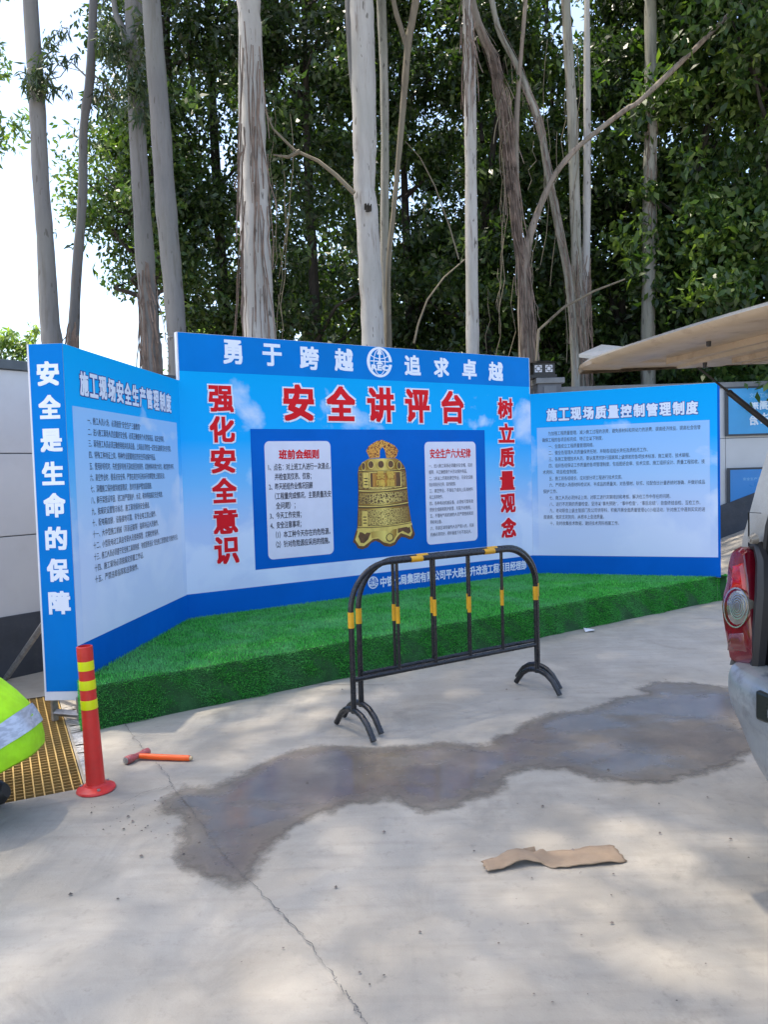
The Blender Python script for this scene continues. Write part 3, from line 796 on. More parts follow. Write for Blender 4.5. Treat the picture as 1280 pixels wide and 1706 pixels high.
# ---------------------------------------------------------------- crowd barriers
BLACK_PAINT = plain('black_gloss_paint', (.012, .013, .016), .28, var=.3, scale=9, bump=.04, bscale=30, dirt=((.10, .09, .08), .35))
YELLOW = plain('yellow_tape', (.72, .36, .01), .35, var=.1, scale=12, bump=.03, dirt=((.25, .14, .02), .4))
def make_barrier():
    root = empty('crowd_barrier')
    W, H, rc = 1.425, .985, .26
    pts = [(0, 0, .125), (0, 0, .4), (0, 0, H - rc - .02)]
    for i in range(0, 11): a = R(180 - 9 * i); pts.append((rc + rc * math.cos(a), 0, H - rc - .016 + rc * math.sin(a)))
    for i in range(0, 11): a = R(90 - 9 * i); pts.append((W - rc + rc * math.cos(a), 0, H - rc - .016 + rc * math.sin(a)))
    pts += [(W, 0, .4), (W, 0, .125)]
    q = MB(); q.tube(pts, .0165, 14); q.build('frame', BLACK_PAINT, root, smooth=True)
    q = MB(); q.tube([(.012, 0, .315), (W - .012, 0, .315)], .0135, 12); q.build('bottom_rail', BLACK_PAINT, root, smooth=True)
    for i in range(4):
        x = .32 + .27 * i; q = MB(); q.tube([(x, 0, .322), (x, 0, H - .022)], .0105, 10); b = q.build('bar', BLACK_PAINT, root, smooth=True)
        q = MB(); q.tube([(x, 0, .60 + .012 * (i % 2)), (x, 0, .70 + .012 * (i % 2))], .0122, 10); q.build('reflective_band', YELLOW, b, smooth=True)
    for x in (0, W):
        q = MB(); q.tube([(x, 0, .615), (x, 0, .705)], .0182, 14); q.build('reflective_band', YELLOW, root, smooth=True)
        foot = [(x, -.207 + .0, .018), (x, -.185, .045), (x, -.14, .095), (x, -.085, .128), (x, -.035, .140), (x, .035, .140), (x, .085, .128), (x, .14, .095), (x, .185, .045), (x, .207, .018)]
        q = MB(); q.tube(foot, .0175, 12); q.build('foot', BLACK_PAINT, root, smooth=True)
    for x0 in (.42, .985):
        q = MB(); q.tube([(x0, 0, H - .016), (x0 + .085, 0, H - .016)], .0182, 14); q.build('reflective_band', YELLOW, root, smooth=True)
    return root
A1 = np.array(ground(591, 1224)[:2]); A2 = np.array(ground(896, 1151)[:2])
B1 = np.array([-.152, 4.560]); B2 = np.array([1.020, 5.330])
b1 = make_barrier(); b1.location = (*A1, 0); b1.rotation_euler = (0, 0, math.atan2(*(A2 - A1)[::-1]))
b2 = copy_tree(b1); B1 = B1 - (B2 - B1) / np.linalg.norm(B2 - B1) * .016
b2.location = (*B1, 0); b2.rotation_euler = (0, 0, math.atan2(*(B2 - B1)[::-1]))
for ch, dx_ in zip([q_ for q_ in COL.objects if q_.parent == b2 and q_.name.startswith('bar')], (-.072, -.055, -.036, -.018)): ch.location.x += dx_
tag(b1, 'nearer of the two black tube barriers with yellow bands, standing in front', 'barrier', 'black and yellow crowd barriers nested together')
tag(b2, 'rear black tube barrier with yellow bands, tight behind the other one on the turf side', 'barrier', 'black and yellow crowd barriers nested together')

# ---------------------------------------------------------------- delineator post
RED_PL = plain('red_plastic', (.62, .028, .022), .38, var=.1, scale=10, bump=.05, bscale=20, dirt=((.35, .06, .04), .3))
YEL_REF = plain('yellow_reflective', (.72, .74, .005), .35, var=.05, bump=.02)
pb_ = ground(160, 1316)
post = empty('marker_post', pb_, 0)
tag(post, 'red flexible marker post with three yellow reflective bands beside the turf stage', 'marker post')
q = MB(); q.lathe([(.0, .0), (.088, 0), (.092, .006), (.088, .014), (.07, .022), (.052, .028), (.047, .036), (0.0, .036)], 32)
q.build('base', RED_PL, post, smooth=True)
q = MB(); q.lathe([(.045, .03), (.0435, .06), (.0385, .36), (.0355, .62), (.0365, .625), (.0375, .66), (.037, .705), (.031, .707), (.031, .66), (0, .66)], 32)
tb = q.build('tube', RED_PL, post, smooth=True)
for z0 in (.44, .535, .63 - .002):
    r0 = np.interp(z0, [.36, .62], [.0385, .0355]) + .0008
    q = MB(); q.lathe([(r0 + .001, z0 - .036), (r0 + .0012, z0 - .0355), (r0 + .0006, z0 + .008), (r0 - .0006, z0 + .0085)], 32); q.build('reflective_band', YEL_REF, post, smooth=True)
for k in range(3):
    a = R(-60 + 120 * k); q = MB(); q.lathe([(0, .0), (.008, 0), (.008, .008), (0, .009)], 8, c=(.07 * math.cos(a), .07 * math.sin(a), .02)); q.build('bolt', STEEL, post)
post.rotation_euler = (R(1.0), R(-1.5), 0)

# ---------------------------------------------------------------- sledge hammer
ORANGE = plain('orange_rubber', (.85, .11, .01), .4, var=.06, bump=.03)
HEAD = plain('worn_red_steel', (.42, .10, .10), .5, .3, var=.35, scale=25, bump=.3, dirt=((.40, .38, .38), .8))
hp = ground(232, 1266); he = ground(316, 1268)
ham = empty('sledge_hammer', hp); tag(ham, 'small sledge hammer with orange handle and scuffed red head lying on the concrete', 'hammer')
ax = np.array(he) - np.array(hp); Lh = np.linalg.norm(ax); ang = math.atan2(ax[1], ax[0]); ham.rotation_euler = (0, 0, ang)
q = MB(); q.tube([(-.005, 0, .022), (.03, 0, .021), (.1, 0, .018), (Lh - .03, 0, .016), (Lh, 0, .0158)], [.013, .0145, .0155, .0155, .0145], 14); q.build('handle', ORANGE, ham, smooth=True)
q = MB(); q.tube([(Lh, 0, .0158), (Lh + .012, 0, .0158)], .010, 12); q.build('handle_end', plain('pale_wood', (.55, .40, .22), .6, bump=.1), ham, smooth=True)
hd = np.array([-.030, -.075]); 
def hh(k, z=.023): return (-.008 + hd[0] * k, hd[1] * k, z)
q = MB(); q.tube([hh(-.95), hh(-.9), hh(-.5), hh(-.3), hh(.3), hh(.5), hh(.62), hh(.95), hh(1.0)], [.016, .0195, .021, .0165, .0165, .021, .022, .022, .019], 14); q.build('head', HEAD, ham, smooth=True)
q = MB(); q.tube([hh(1.0), hh(1.06)], .0175, 14); q.build('striking_face', STEEL, ham, smooth=True)

# ---------------------------------------------------------------- cardboard
CARDB = plain('cardboard', (.29, .21, .14), .85, var=.12, scale=9, bump=.15, bscale=40, dirt=((.22, .15, .10), .5))
cl = np.array(ground(808, 1449)[:2]); crr = np.array(ground(1034, 1425)[:2])
cbx = empty('cardboard_strip', (*cl, 0)); tag(cbx, 'torn creased strip of brown cardboard lying on the foreground concrete', 'cardboard')
d_ = crr - cl; Lc = np.linalg.norm(d_); cbx.rotation_euler = (0, 0, math.atan2(d_[1], d_[0]))
NX, NY = 40, 8; r2 = np.random.default_rng(8)
V = []; 
for i in range(NX + 1):
    u = i / NX; x = u * Lc
    zc = .009 + .024 * math.exp(-((u - .26) / .14) ** 2) + (.004 if u < .08 else 0) + .006 * math.exp(-((u - .85) / .1) ** 2)
    half = np.interp(u, [0, .05, .2, .38, .42, .46, .55, .97, 1.0], [.034, .038, .038, .036, .034, .060, .066, .064, .052])
    off = np.interp(u, [0, .3, .45, 1], [.002, .030, .012, .0])
    for j in range(NY + 1):
        w = -1 + 2 * j / NY
        V.append((x + .004 * math.sin(j * 2.1 + i) * (i in (0, NX)), off + w * half + r2.normal(0, .0012) * (abs(w) == 1), max(.006, zc + .004 * w * math.sin(u * 7) + (.010 * w if .4 < u < .5 else 0) + .0015 * math.sin(u * 31 + j))))
Fc = [(i * (NY + 1) + j, (i + 1) * (NY + 1) + j, (i + 1) * (NY + 1) + j + 1, i * (NY + 1) + j + 1) for i in range(NX) for j in range(NY)]
o = mesh_obj('sheet', V, Fc, CARDB, cbx, smooth=True)
m_ = o.modifiers.new('thick', 'SOLIDIFY'); m_.thickness = .004; m_.offset = -1
q = MB(); q.add([(.175, .062, .012), (.225, .068, .012), (.224, .082, .028), (.176, .077, .027)], [(0, 1, 2, 3)]); o = q.build('torn_flap', CARDB, cbx); m_ = o.modifiers.new('thick', 'SOLIDIFY'); m_.thickness = .003

# small debris
r3 = np.random.default_rng(21)
mb = MB()
spots = [(152, 1356), (213, 1362), (200, 1371), (220, 1370), (206, 1383), (236, 1386), (242, 1381), (252, 1388), (172, 1384), (235, 1428), (306, 1425), (332, 1406), (304, 1348), (316, 1363), (117, 1492), (196, 1500), (268, 1331), (512, 1306), (1035, 1243), (1014, 1284),
         (1110, 1134), (1218, 1400), (955, 1418), (700, 1555), (845, 1150), (1020, 1540), (560, 1480), (640, 1388), (790, 1420), (905, 1345), (570, 1150), (620, 1182), (1180, 1330), (1100, 1390)]
for (x, y) in spots + [(r3.uniform(150, 320), r3.uniform(1335, 1400)) for _ in range(40)] + [(r3.uniform(350, 1250), r3.uniform(1330, 1690)) for _ in range(30)]:
    p = ground(x, y); s_ = r3.uniform(.002, .005) if (x, y) not in spots else r3.uniform(.004, .009)
    a = r3.uniform(0, 3.14); vs = []
    for k in range(5): vs.append((p[0] + s_ * math.cos(a + k * 1.256) * r3.uniform(.6, 1.4), p[1] + s_ * .8 * math.sin(a + k * 1.256) * r3.uniform(.6, 1.4), .006))
    vs.append((p[0], p[1], .006 + s_ * .7)); mb.add(vs, [(k, (k + 1) % 5, 5) for k in range(5)])
tag(mb.build('grit', plain('grit_mat', (.16, .13, .11), .9, var=.6, scale=4)), 'scattered grit, leaf bits and stone chips on the concrete', 'grit', kind='stuff')
p = ground(981, 1052); q = MB(); q.add([(-.04, -.05, 0), (.05, -.04, .01), (.06, .04, .002), (-.03, .05, .016)], [(0, 1, 2, 3)])
o = q.build('paper_scrap', EDGE_WHITE, None); o.location = (p[0], p[1], .008); tag(o, 'small white paper scrap on the concrete right of the barriers', 'paper')

# ---------------------------------------------------------------- grating
GRP = plain('grating_yellow', (.50, .33, .10), .6, var=.15, scale=8, bump=.2, bscale=60, dirt=((.24, .15, .06), .6))
GRP2 = plain('grating_yellow_cross', (.36, .23, .07), .65, var=.15, scale=8, bump=.2, bscale=60, dirt=((.20, .12, .05), .6))
gr = empty('drain_grating', gpt(0, 0), math.atan2(gu[1], gu[0]))
tag(gr, 'yellow moulded plastic drain grating sunk in the concrete beside the board', 'grating')
pitch = .043
def bar_mesh(name, dx, dy, dz, m):
    q = MB(); q.box(0, 0, -dz, dx, dy, 0); me = bpy.data.meshes.new(name); me.from_pydata(q.v, [], q.f); me.materials.append(m); return me
longb = bar_mesh('long_bar', GL - .01, .0065, .034, GRP); crossb = bar_mesh('cross_bar', .0055, GW - .01, .030, GRP2)
nl = int(GW / pitch); ncr = int((GL - .01) / pitch)
for i in range(nl + 1):
    o = bpy.data.objects.new('long_bar', longb); COL.objects.link(o); o.parent = gr; o.location = (.005, .004 + i * pitch, -.002)
for i in range(ncr + 1):
    o = bpy.data.objects.new('cross_bar', crossb); COL.objects.link(o); o.parent = gr; o.location = (.006 + i * pitch, .005, -.005)

# ---------------------------------------------------------------- hoarding walls
WALLP = plain('wall_panel_white', (.50, .50, .51), .5, var=.05, scale=1.2, bump=.03, bscale=3, dirt=((.36, .34, .32), .25))
WALLR = plain('wall_panel_right', (.50, .51, .52), .5, var=.05, scale=1.2, bump=.03, bscale=3, dirt=((.36, .34, .32), .25))
CAPM = plain('wall_cap_grey', (.07, .085, .095), .5, var=.12, bump=.03)
PLINTH = plain('plinth_dark', (.035, .042, .055), .6, var=.15, bump=.08, dirt=((.08, .08, .08), .5))
def wall(name, A, B, z0, z1, zb, seams, label, cols=3, slope=0., panelmat=WALLP, plinth_top=.36, cap=.07, capmat=None):
    A = np.array(A); B = np.array(B); L = np.linalg.norm(B - A)
    w = empty(name, (*A, 0), math.atan2(B[1] - A[1], B[0] - A[0])); tag(w, label, 'wall')
    ed = [zb] + seams + [z1 - cap]
    for c in range(cols):
        x0 = c * L / cols; x1 = (c + 1) * L / cols
        for a, b in zip(ed[:-1], ed[1:]):
            q = MB(); q.box(x0 + .003, 0, a + .004, x1 - .003, .05, b - .004); q.build('wall_panel', panelmat, w, bevel=.004)
    q = MB(); q.box(0, .012, zb, L, .04, z1 - cap); q.build('backing', CAPM, w)
    q = MB(); q.box(-.01, -.03, z1 - cap, L + .01, .08, z1); q.build('cap', capmat or CAPM, w, bevel=.004)
    q = MB(); z_a = z0; z_b = z0 + slope * L
    if slope:
        tp = [(0, .0), (0, .45), (3.3, .55), (4.0, .806), (4.47, .975), (5.2, 1.24), (L, 1.3), (L, 0)]
        q.prism(tp, -.06, .06)
    else:
        q.box(0, -.02, z0, L, .06, plinth_top)
    q.build('plinth', PLINTH, w)
    return w, L
WA = np.array([-4.45, 4.02]); WB = np.array([2.55, 12.0]); WA = np.array([-2.93, 5.9]) - (np.array([-1.91, 7.2]) - np.array([-2.93, 5.9])) * 1.3
dW = np.array([1.02, 1.30]); dW /= np.linalg.norm(dW); WB = np.array([-2.93, 5.9]) + dW * 6.6
# heights of seams measured at x = 0
zs_ = lambda y: at(2, y, 5.92)[2]
wall('hoarding_wall', WA, WB, 0, 2.42, zs_(1028) - .02, [zs_(895), zs_(755)], 'white panelled site wall with dark cap and plinth behind the left wing of the board', cols=5, plinth_top=zs_(1028))
PIL = at(915, 700, 12.0)
wr, LRW = wall('hoarding_wall', (1.3, 12.35), (11.5, 12.35), .15, 2.72, .6, [2.72 - .07 - .98 + .18], 'white panelled site wall with grey cap beyond the right wing of the board, posters on it', cols=5, slope=.055, panelmat=WALLR, plinth_top=.52, cap=.085, capmat=plain('cap_right', (.16, .165, .17), .5))
pil = empty('gate_pillar', (PIL[0], 12.0, 0)); tag(pil, 'dark grey metal clad gate pillar with flat cap behind the board', 'pillar')
PILM = plain('pillar_grey', (.10, .105, .12), .5, .2, var=.12, bump=.03)
q = MB(); q.box(-.18, -.1, 0, .18, .26, 2.74); q.build('shaft', PILM, pil, bevel=.01)
q = MB(); q.box(-.205, -.13, 2.735, .225, .28, 2.82); q.build('cap', plain('pillar_cap', (.17, .175, .18), .45, .2), pil, bevel=.008)
q = MB(); q.box(-.09, -.112, .3, .10, -.1, 2.70); q.build('face_plate', plain('pillar_plate', (.13, .14, .155), .5, .2), pil)
lamp = empty('pillar_lamp', (PIL[0] - .09, 12.0, 2.82)); tag(lamp, 'small black lantern with white patterned panes on top of the gate pillar', 'lamp')
BLK = plain('lantern_black', (.012, .012, .013), .4, bump=0); PANE = plain('lantern_pane', (.62, .62, .66), .5, var=.03, bump=0)
q = MB(); q.box(-.20, -.12, 0, .20, .2, .05); q.build('lamp_base', BLK, lamp, bevel=.004)
q = MB(); q.box(-.15, -.11, .05, .17, .17, .23); q.build('housing', BLK, lamp)
q = MB(); q.add([(-.21, -.15, .225), (.21, -.15, .225), (.21, .21, .225), (-.21, .21, .225), (-.08, -.02, .27), (.08, -.02, .27), (.08, .1, .27), (-.08, .1, .27)], [(0, 3, 2, 1), (4, 5, 6, 7), (0, 1, 5, 4), (1, 2, 6, 5), (2, 3, 7, 6), (3, 0, 4, 7)]); q.build('lamp_roof', BLK, lamp)
for x0 in (-.15, .01):
    q = MB(); s_ = .105; z0 = .085
    q.box(x0 + .02, -.118, z0, x0 + .02 + s_, -.112, z0 + s_)
    pn = q.build('pane', PANE, lamp)
    q = MB(); c_ = (x0 + .02 + s_ / 2, z0 + s_ / 2)
    for (a, b, c2, d2) in ((-.034, -.034, .034, -.026), (-.034, .026, .034, .034), (-.034, -.026, -.026, .026), (.026, -.026, .034, .026), (-.052, -.006, -.034, .006), (.034, -.006, .052, .006), (-.006, .034, .006, .052), (-.006, -.052, .006, -.034)):
        q.box(c_[0] + a, -.1215, c_[1] + b, c_[0] + c2, -.119, c_[1] + d2)
    q.build('pane_pattern', BLK, pn)

# posters on the right wall
POST = plain('poster_blue', (.03, .30, .62), .3, var=.1, scale=1, bump=0); POST2 = plain('poster_blue_low', (.02, .20, .52), .3, var=.1, scale=1, bump=0)
FRM = plain('poster_frame', (.02, .03, .045), .4, bump=0); PINK = plain('poster_ink', (.62, .74, .86), .4, bump=0); PINK2 = plain('poster_ink_faint', (.25, .52, .75), .4, bump=0)
def poster(px0, pyt, pyb, w, m, label):
    a = at(px0, pyt, 12.33); b = at(px0, pyb, 12.33); h = a[2] - b[2]
    root = empty('poster', (a[0], 12.32, b[2])); tag(root, label, 'poster', 'framed blue posters on the right wall')
    fr = MB(); fr.box(0, -.012, 0, w, 0, h); fr.build('poster_frame', FRM, root)
    q = MB(); q.add([(.05, -.0145, .03), (w - .05, -.0145, .03), (w - .05, -.0145, h - .03), (.05, -.0145, h - .03)], [(0, 1, 2, 3)]); q.build('poster_sheet', m, root)
    return root, h
pr1, h1 = poster(1208, 645, 727, 1.25, POST, 'upper framed blue poster with white characters on the far right wall')
pxm = 12.33 / F_PX
l4 = Lettering()
def pp(x, y): return ((x - 1208) * pxm, (727 - y) * pxm)
for ch, x0, y0, x1, y1, fl in (('治', 1248, 692, 1263, 710, True), ('法', 1266, 690, 1284, 708, True), ('阁', 1265, 670, 1281, 685, False), ('形', 1250, 672, 1263, 684, True), ('爱', 1285, 669, 1301, 684, False), ('信', 1287, 689, 1304, 707, False)):
    a = pp(x0, y1); b = pp(x1, y0); l4.put(ch, a[0], a[1], b[0], b[1], -.0165, bold=.006, ring=4, flip=fl)
l4.build('poster_lettering', [PINK], pr1)
l4 = Lettering(); a = pp(1248, 665); b = pp(1330, 657); l4.put('文明工地安全生产宣传', a[0], a[1], b[0], b[1], -.0165); l4.build('poster_small_lettering', [PINK2], pr1)
pr2, h2 = poster(1211, 780, 868, 1.1, POST2, 'lower framed blue poster partly behind the van pillar on the far right wall')
l4 = Lettering(); l4.put('安全生产文明施工', .25, h2 - .20, .70, h2 - .155, -.0165); l4.build('poster_lettering', [PINK2], pr2)

# ---------------------------------------------------------------- trees
r4 = np.random.default_rng(42)
def px_path(lst, Yd, zext=None):
    """lst of (x, y, width) top first -> points and radii at depth Yd; extended down to the ground"""
    P = [at(x, y, Yd) for x, y, w in lst]; Rd = [w / 2 / F_PX * Yd for x, y, w in lst]
    return P, Rd
def trunk_mesh(name, P, Rd, m, parent, root, wob=.03, n=14, sub=5, seed=0):
    rr = np.random.default_rng(seed)
    P = [np.array(p) for p in P]
    pts, rad = [], []
    for i in range(len(P) - 1):
        p0 = P[max(i - 1, 0)]; p1, p2 = P[i], P[i + 1]; p3 = P[min(i + 2, len(P) - 1)]
        for k in range(sub):
            t_ = k / sub
            q = .5 * ((2 * p1) + (-p0 + p2) * t_ + (2 * p0 - 5 * p1 + 4 * p2 - p3) * t_ ** 2 + (-p0 + 3 * p1 - 3 * p2 + p3) * t_ ** 3)
            pts.append(q); rad.append((Rd[i] + (Rd[i + 1] - Rd[i]) * t_) * (1 + rr.normal(0, wob)))
    pts.append(P[-1]); rad.append(Rd[-1])
    q = MB(); q.tube([p - np.array(root) for p in pts], rad, n)
    return q.build(name, m, parent, smooth=True)
def leaf_cloud(centers, radii, per, size, aspect, droop, rng_, flat=.0, squash=1.0):
    C_ = np.repeat(centers, per, axis=0); Rr = np.repeat(radii, per)
    N = len(C_)
    d = rng_.normal(size=(N, 3)); d /= np.linalg.norm(d, axis=1)[:, None]
    rad = rng_.random(N) ** .45
    P = C_ + d * (rad * Rr)[:, None] * np.array([1, 1, squash])
    ax = rng_.normal(size=(N, 3)); ax[:, 2] -= droop; ax /= np.linalg.norm(ax, axis=1)[:, None]
    sd = np.cross(ax, rng_.normal(size=(N, 3)) + np.array([0, 0, flat])); sd /= np.linalg.norm(sd, axis=1)[:, None] + 1e-9
    L = size * (.6 + .8 * rng_.random(N)); W = L * aspect
    nrm = np.cross(ax, sd)
    a = P; b = P + ax * (L * .45)[:, None] + sd * (W * .5)[:, None] + nrm * (L * .06)[:, None]
    c = P + ax * L[:, None] - nrm * (L * .05)[:, None]; d2 = P + ax * (L * .45)[:, None] - sd * (W * .5)[:, None] + nrm * (L * .06)[:, None]
    return np.stack([a, b, c, d2], 1)
def limbs(parent, root, start, ends, r0, m, seed=0):
    rr = np.random.default_rng(seed); q = MB()
    for e_ in ends:
        s0 = np.array(start[rr.integers(len(start))] if isinstance(start, list) else start); e_ = np.array(e_)
        mid = (s0 + e_) / 2 + rr.normal(0, .12, 3) * np.linalg.norm(e_ - s0) * .4
        q.tube([p - np.array(root) for p in (s0, mid, e_)], [r0, r0 * .6, r0 * .25], 5, cap=False)
    return q.build('branches', m, parent, smooth=True)

def extend(lst, dz_top, Yd, root_y_px=None):
    return lst
OVER = {0: 24, 1: 10, 2: 24, 3: 26, 4: 26, 5: 26}
EUC = [
 # name label, depth, [(x,y,w)...] top->bottom, material
 ('leftmost tall pale eucalyptus with a leafy tuft halfway up its bare trunk', 9.3, [(36, -420, 22), (46, -150, 23), (50, 0, 24), (61, 164, 25), (67, 295, 26), (74.5, 394, 27), (81.5, 525, 31), (87, 580, 33), (93, 700, 37), (100, 1040, 46)], BARK_PALE),
 ('thin leaning grey eucalyptus, second trunk from the left', 9.7, [(168, -400, 11), (160, -150, 12), (155.5, 0, 13), (149.5, 131, 15), (139, 213, 14), (137, 328, 14.5), (127, 459, 16), (122, 560, 19), (121, 600, 20), (120, 1030, 26)], BARK_GREY),
 ('grey eucalyptus with a forked side limb at the top, third trunk from left', 9.6, [(205, -420, 24), (216, -150, 25), (221.5, 0, 27), (227.5, 197, 26), (239, 394, 29), (250, 560, 31), (253, 615, 34), (262, 1020, 44)], BARK_PALE),
 ('smooth pale eucalyptus just left of the tall centre panel', 9.2, [(238, -420, 24), (247, -150, 27), (251.5, 0, 29), (266.5, 197, 31), (275, 328, 33), (286.5, 459, 32), (293.5, 550, 31), (297, 620, 33), (310, 1000, 42)], BARK_PALE),
 ('thick white eucalyptus with peeling reddish bark strips behind the left of the header', 11.0, [(395, -420, 32), (407, -150, 36), (414, 0, 37), (420, 106, 36), (423.5, 246, 39), (427, 352, 43), (429, 457, 46), (434, 560, 51), (438, 700, 54), (445, 980, 60)], BARK_WHITE),
 ('thickest white eucalyptus with a dark knot hole behind the round emblem', 11.2, [(596, -420, 35), (600, -150, 39), (602, 0, 42), (605, 106, 41), (608, 246, 39), (607, 317, 36), (611, 352, 39), (617, 457, 38), (622, 575, 39), (625, 700, 42), (632, 960, 50)], BARK_WHITE),
 ('slender pale trunk standing close behind the thickest white eucalyptus', 11.8, [(632, -400, 13), (635, -150, 14), (635.5, 0, 15), (639.5, 106, 14), (641.5, 246, 14), (641, 422, 14), (646, 570, 13), (650, 940, 20)], BARK_GREEN),
 ('straight pale eucalyptus behind the right half of the header band', 12.3, [(768, -420, 14), (774, -150, 16), (778, 0, 15), (783, 106, 20), (784.5, 246, 20), (786.5, 457, 21), (788, 590, 22), (790, 950, 28)], BARK_WHITE),
 ('pale eucalyptus with grey streaks, left one of the close pair on the right', 13.2, [(925, -420, 12), (938, -150, 13), (943, 0, 14), (954.5, 200, 17), (958, 320, 17), (962, 450, 17), (967, 560, 20), (969, 640, 22), (972, 900, 28)], BARK_GREEN),
 ('thin pale trunk, right one of the close pair on the right', 13.4, [(985, -400, 8), (980, -150, 9), (978.5, 0, 9), (979, 200, 12), (978, 400, 12), (975, 480, 14), (973, 560, 15), (974, 640, 17), (976, 900, 22)], BARK_WHITE),
 ('mottled pale eucalyptus above the raised van tailgate', 13.6, [(1088, -420, 16), (1086, -150, 18), (1084.5, 0, 19), (1085.5, 200, 21), (1083, 300, 21), (1082, 450, 22), (1080.5, 550, 22), (1081, 660, 24), (1083, 880, 30)], BARK_GREEN),
]
r5 = np.random.default_rng(77)
def strips(parent, root, P, Rd, n, seed, zlo, zhi, lmin=.4, lmax=1.6, m=None):
    """loose hanging ribbons of peeling bark round a trunk"""
    rr = np.random.default_rng(seed); q = MB()
    Pz = np.array([p[2] for p in P])[::-1]
    for i in range(n):
        z = rr.uniform(zlo, zhi); cx = np.interp(z, Pz, np.array([p[0] for p in P])[::-1]); cy = np.interp(z, Pz, np.array([p[1] for p in P])[::-1]); rd = np.interp(z, Pz, np.array(Rd)[::-1])
        a = rr.uniform(-2.6, -.5) if rr.random() < .8 else rr.uniform(0, 6.28); rad = rd * rr.uniform(1.0, 1.25); l_ = rr.uniform(lmin, lmax); w = rr.uniform(.003, .010)
        pts = []; x = cx + rad * math.cos(a); y = cy + rad * math.sin(a); dx = rr.normal(0, .05)
        K = 6; V = []; Fc = []
        for k in range(K):
            tt = k / (K - 1); zz = z - l_ * tt
            cxx = np.interp(zz, Pz, np.array([p[0] for p in P])[::-1])
            px_ = cxx + (x - cx) * (1 + .5 * tt) + dx * tt + rr.normal(0, .012); py = y - .04 * tt
            V += [(px_ - w - root[0], py - root[1], zz - root[2]), (px_ + w - root[0], py + .008 - root[1], zz - root[2])]
            if k: Fc.append((2 * k - 2, 2 * k - 1, 2 * k + 1, 2 * k))
        q.add(V, Fc)
    o = q.build('bark_strips', m or STRIP_BARK, parent); o['kind'] = 'stuff'
for idx, (lab, Yd, lst, m) in enumerate(EUC):
    P, Rd = px_path(lst, Yd)
    # carry the trunk on upwards to 15-18 m
    top = P[0]; d = P[0] - P[1]; d /= np.linalg.norm(d); ztop = r5.uniform(15.5, 18)
    up_ = top + d * (ztop - top[2]) / d[2] * np.array([.6, .6, 1]); P = [up_] + P; Rd = [Rd[0] * .4] + Rd
    root = (P[-1][0], P[-1][1], 0.); P[-1] = np.array([P[-1][0], P[-1][1], .0])
    tr = empty('eucalyptus_tree', root); tag(tr, lab, 'tree', 'eucalyptus trees in a row behind the board')
    trunk_mesh('trunk', P, Rd, m, tr, root, seed=idx, wob=.035)
    # high crown, with unseen clumps added over the yard to shade it
    cs = []; N = 15
    over = OVER.get(idx, 0)
    for k in range(N):
        a = r5.uniform(0, 6.28); rad = r5.uniform(.4, 2.6)
        cs.append((up_[0] + rad * math.cos(a), up_[1] + rad * math.sin(a) - r5.uniform(0, 5.0), ztop - r5.uniform(-1.5, 4.5)))
    for k in range(over):
        cs.append((r5.uniform(-8.0, .6), r5.uniform(2.2, 10.5), ztop - r5.uniform(-1.0, 3.0)))
    cs = np.array(cs)
    limbs(tr, root, [P[0], (P[0] + P[1]) / 2, P[1]], cs, .05, m, idx)
    crown = leaf_cloud(cs, np.full(len(cs), 1.2), 250, .24, .24, 1.6, r5)
    gx = crown[:, 0, 0] + .28 * crown[:, 0, 2]; gy = crown[:, 0, 1] - .11 * crown[:, 0, 2]
    wob_ = .35 * np.sin(gx * 5 + 1) * np.sin(gy * 6)
    dd_ = ((gx - 1.20) / .85) ** 2 + ((gy - 2.72) / .55) ** 2 + wob_
    d2_ = ((gx + 1.1) / .5) ** 2 + ((gy - 2.3) / .5) ** 2 + wob_
    crown = crown[~(((dd_ < 1) & (r5.random(len(gx)) < .46)) | ((gy > 3.9) & (gy < 9.5) & (r5.random(len(gx)) < .52)))] - np.array(root)  # leaves thinned by where their shadow lands, to let sun onto the yard
    extra = []
    if idx == 0:
        for (x, y, r0, n_) in [(52, 130, .16, 60), (62, 140, .17, 90), (70, 120, .13, 50), (45, 138, .11, 30), (78, 95, .12, 40), (98, 48, .09, 22), (85, 70, .08, 22), (112, 52, .05, 10), (126, 90, .05, 10), (112, 148, .05, 14), (84, 145, .08, 30), (108, 95, .05, 12)]:
            extra.append(leaf_cloud(np.array([at(x, y, Yd - .15)]), np.array([r0]), n_, .12, .2, 1.6, r5))
        q = MB()
        for pts in ([(65, 150), (95, 108), (140, 120)], [(70, 100), (95, 75), (112, 50)], [(70, 135), (100, 128), (126, 92)]):
            q.tube([at(x, y, Yd - .05) - np.array(root) for x, y in pts], [.009, .006, .004], 5)
        q.build('twigs', BARK_TWIG, tr)
    if idx == 2:
        extra.append(leaf_cloud(np.array([at(x, y, Yd - .2) for x, y in [(236, 120), (226, 140), (238, 165), (230, 185), (222, 130), (205, 80), (190, 60), (180, 85), (172, 70), (240, 60), (236, 30), (242, 90)]]), np.full(12, .16), 60, .13, .2, 1.6, r5))
        Pb, Rb = px_path([(186, -40, 7), (192, 20, 9), (205, 50, 11), (214, 90, 13)], Yd - .03); trunk_mesh('side_limb', Pb, Rb, m, tr, root)
    if idx == 1:
        extra.append(leaf_cloud(np.array([at(x, y, Yd + .1) for x, y in [(160, 165), (172, 150), (185, 140), (178, 175), (195, 160)]]), np.full(5, .16), 45, .12, .2, 1.6, r5))
        q = MB()
        for pts in ([(150, 120), (175, 140), (195, 170)], [(146, 130), (120, 105), (95, 100)]): q.tube([at(x, y, Yd) - np.array(root) for x, y in pts], [.012, .008, .004], 5)
        q.build('twigs', BARK_TWIG, tr)
        strips(tr, root, P, Rd, 26, 5, at(0, 600, Yd)[2], at(0, 540, Yd)[2], .2, .5)
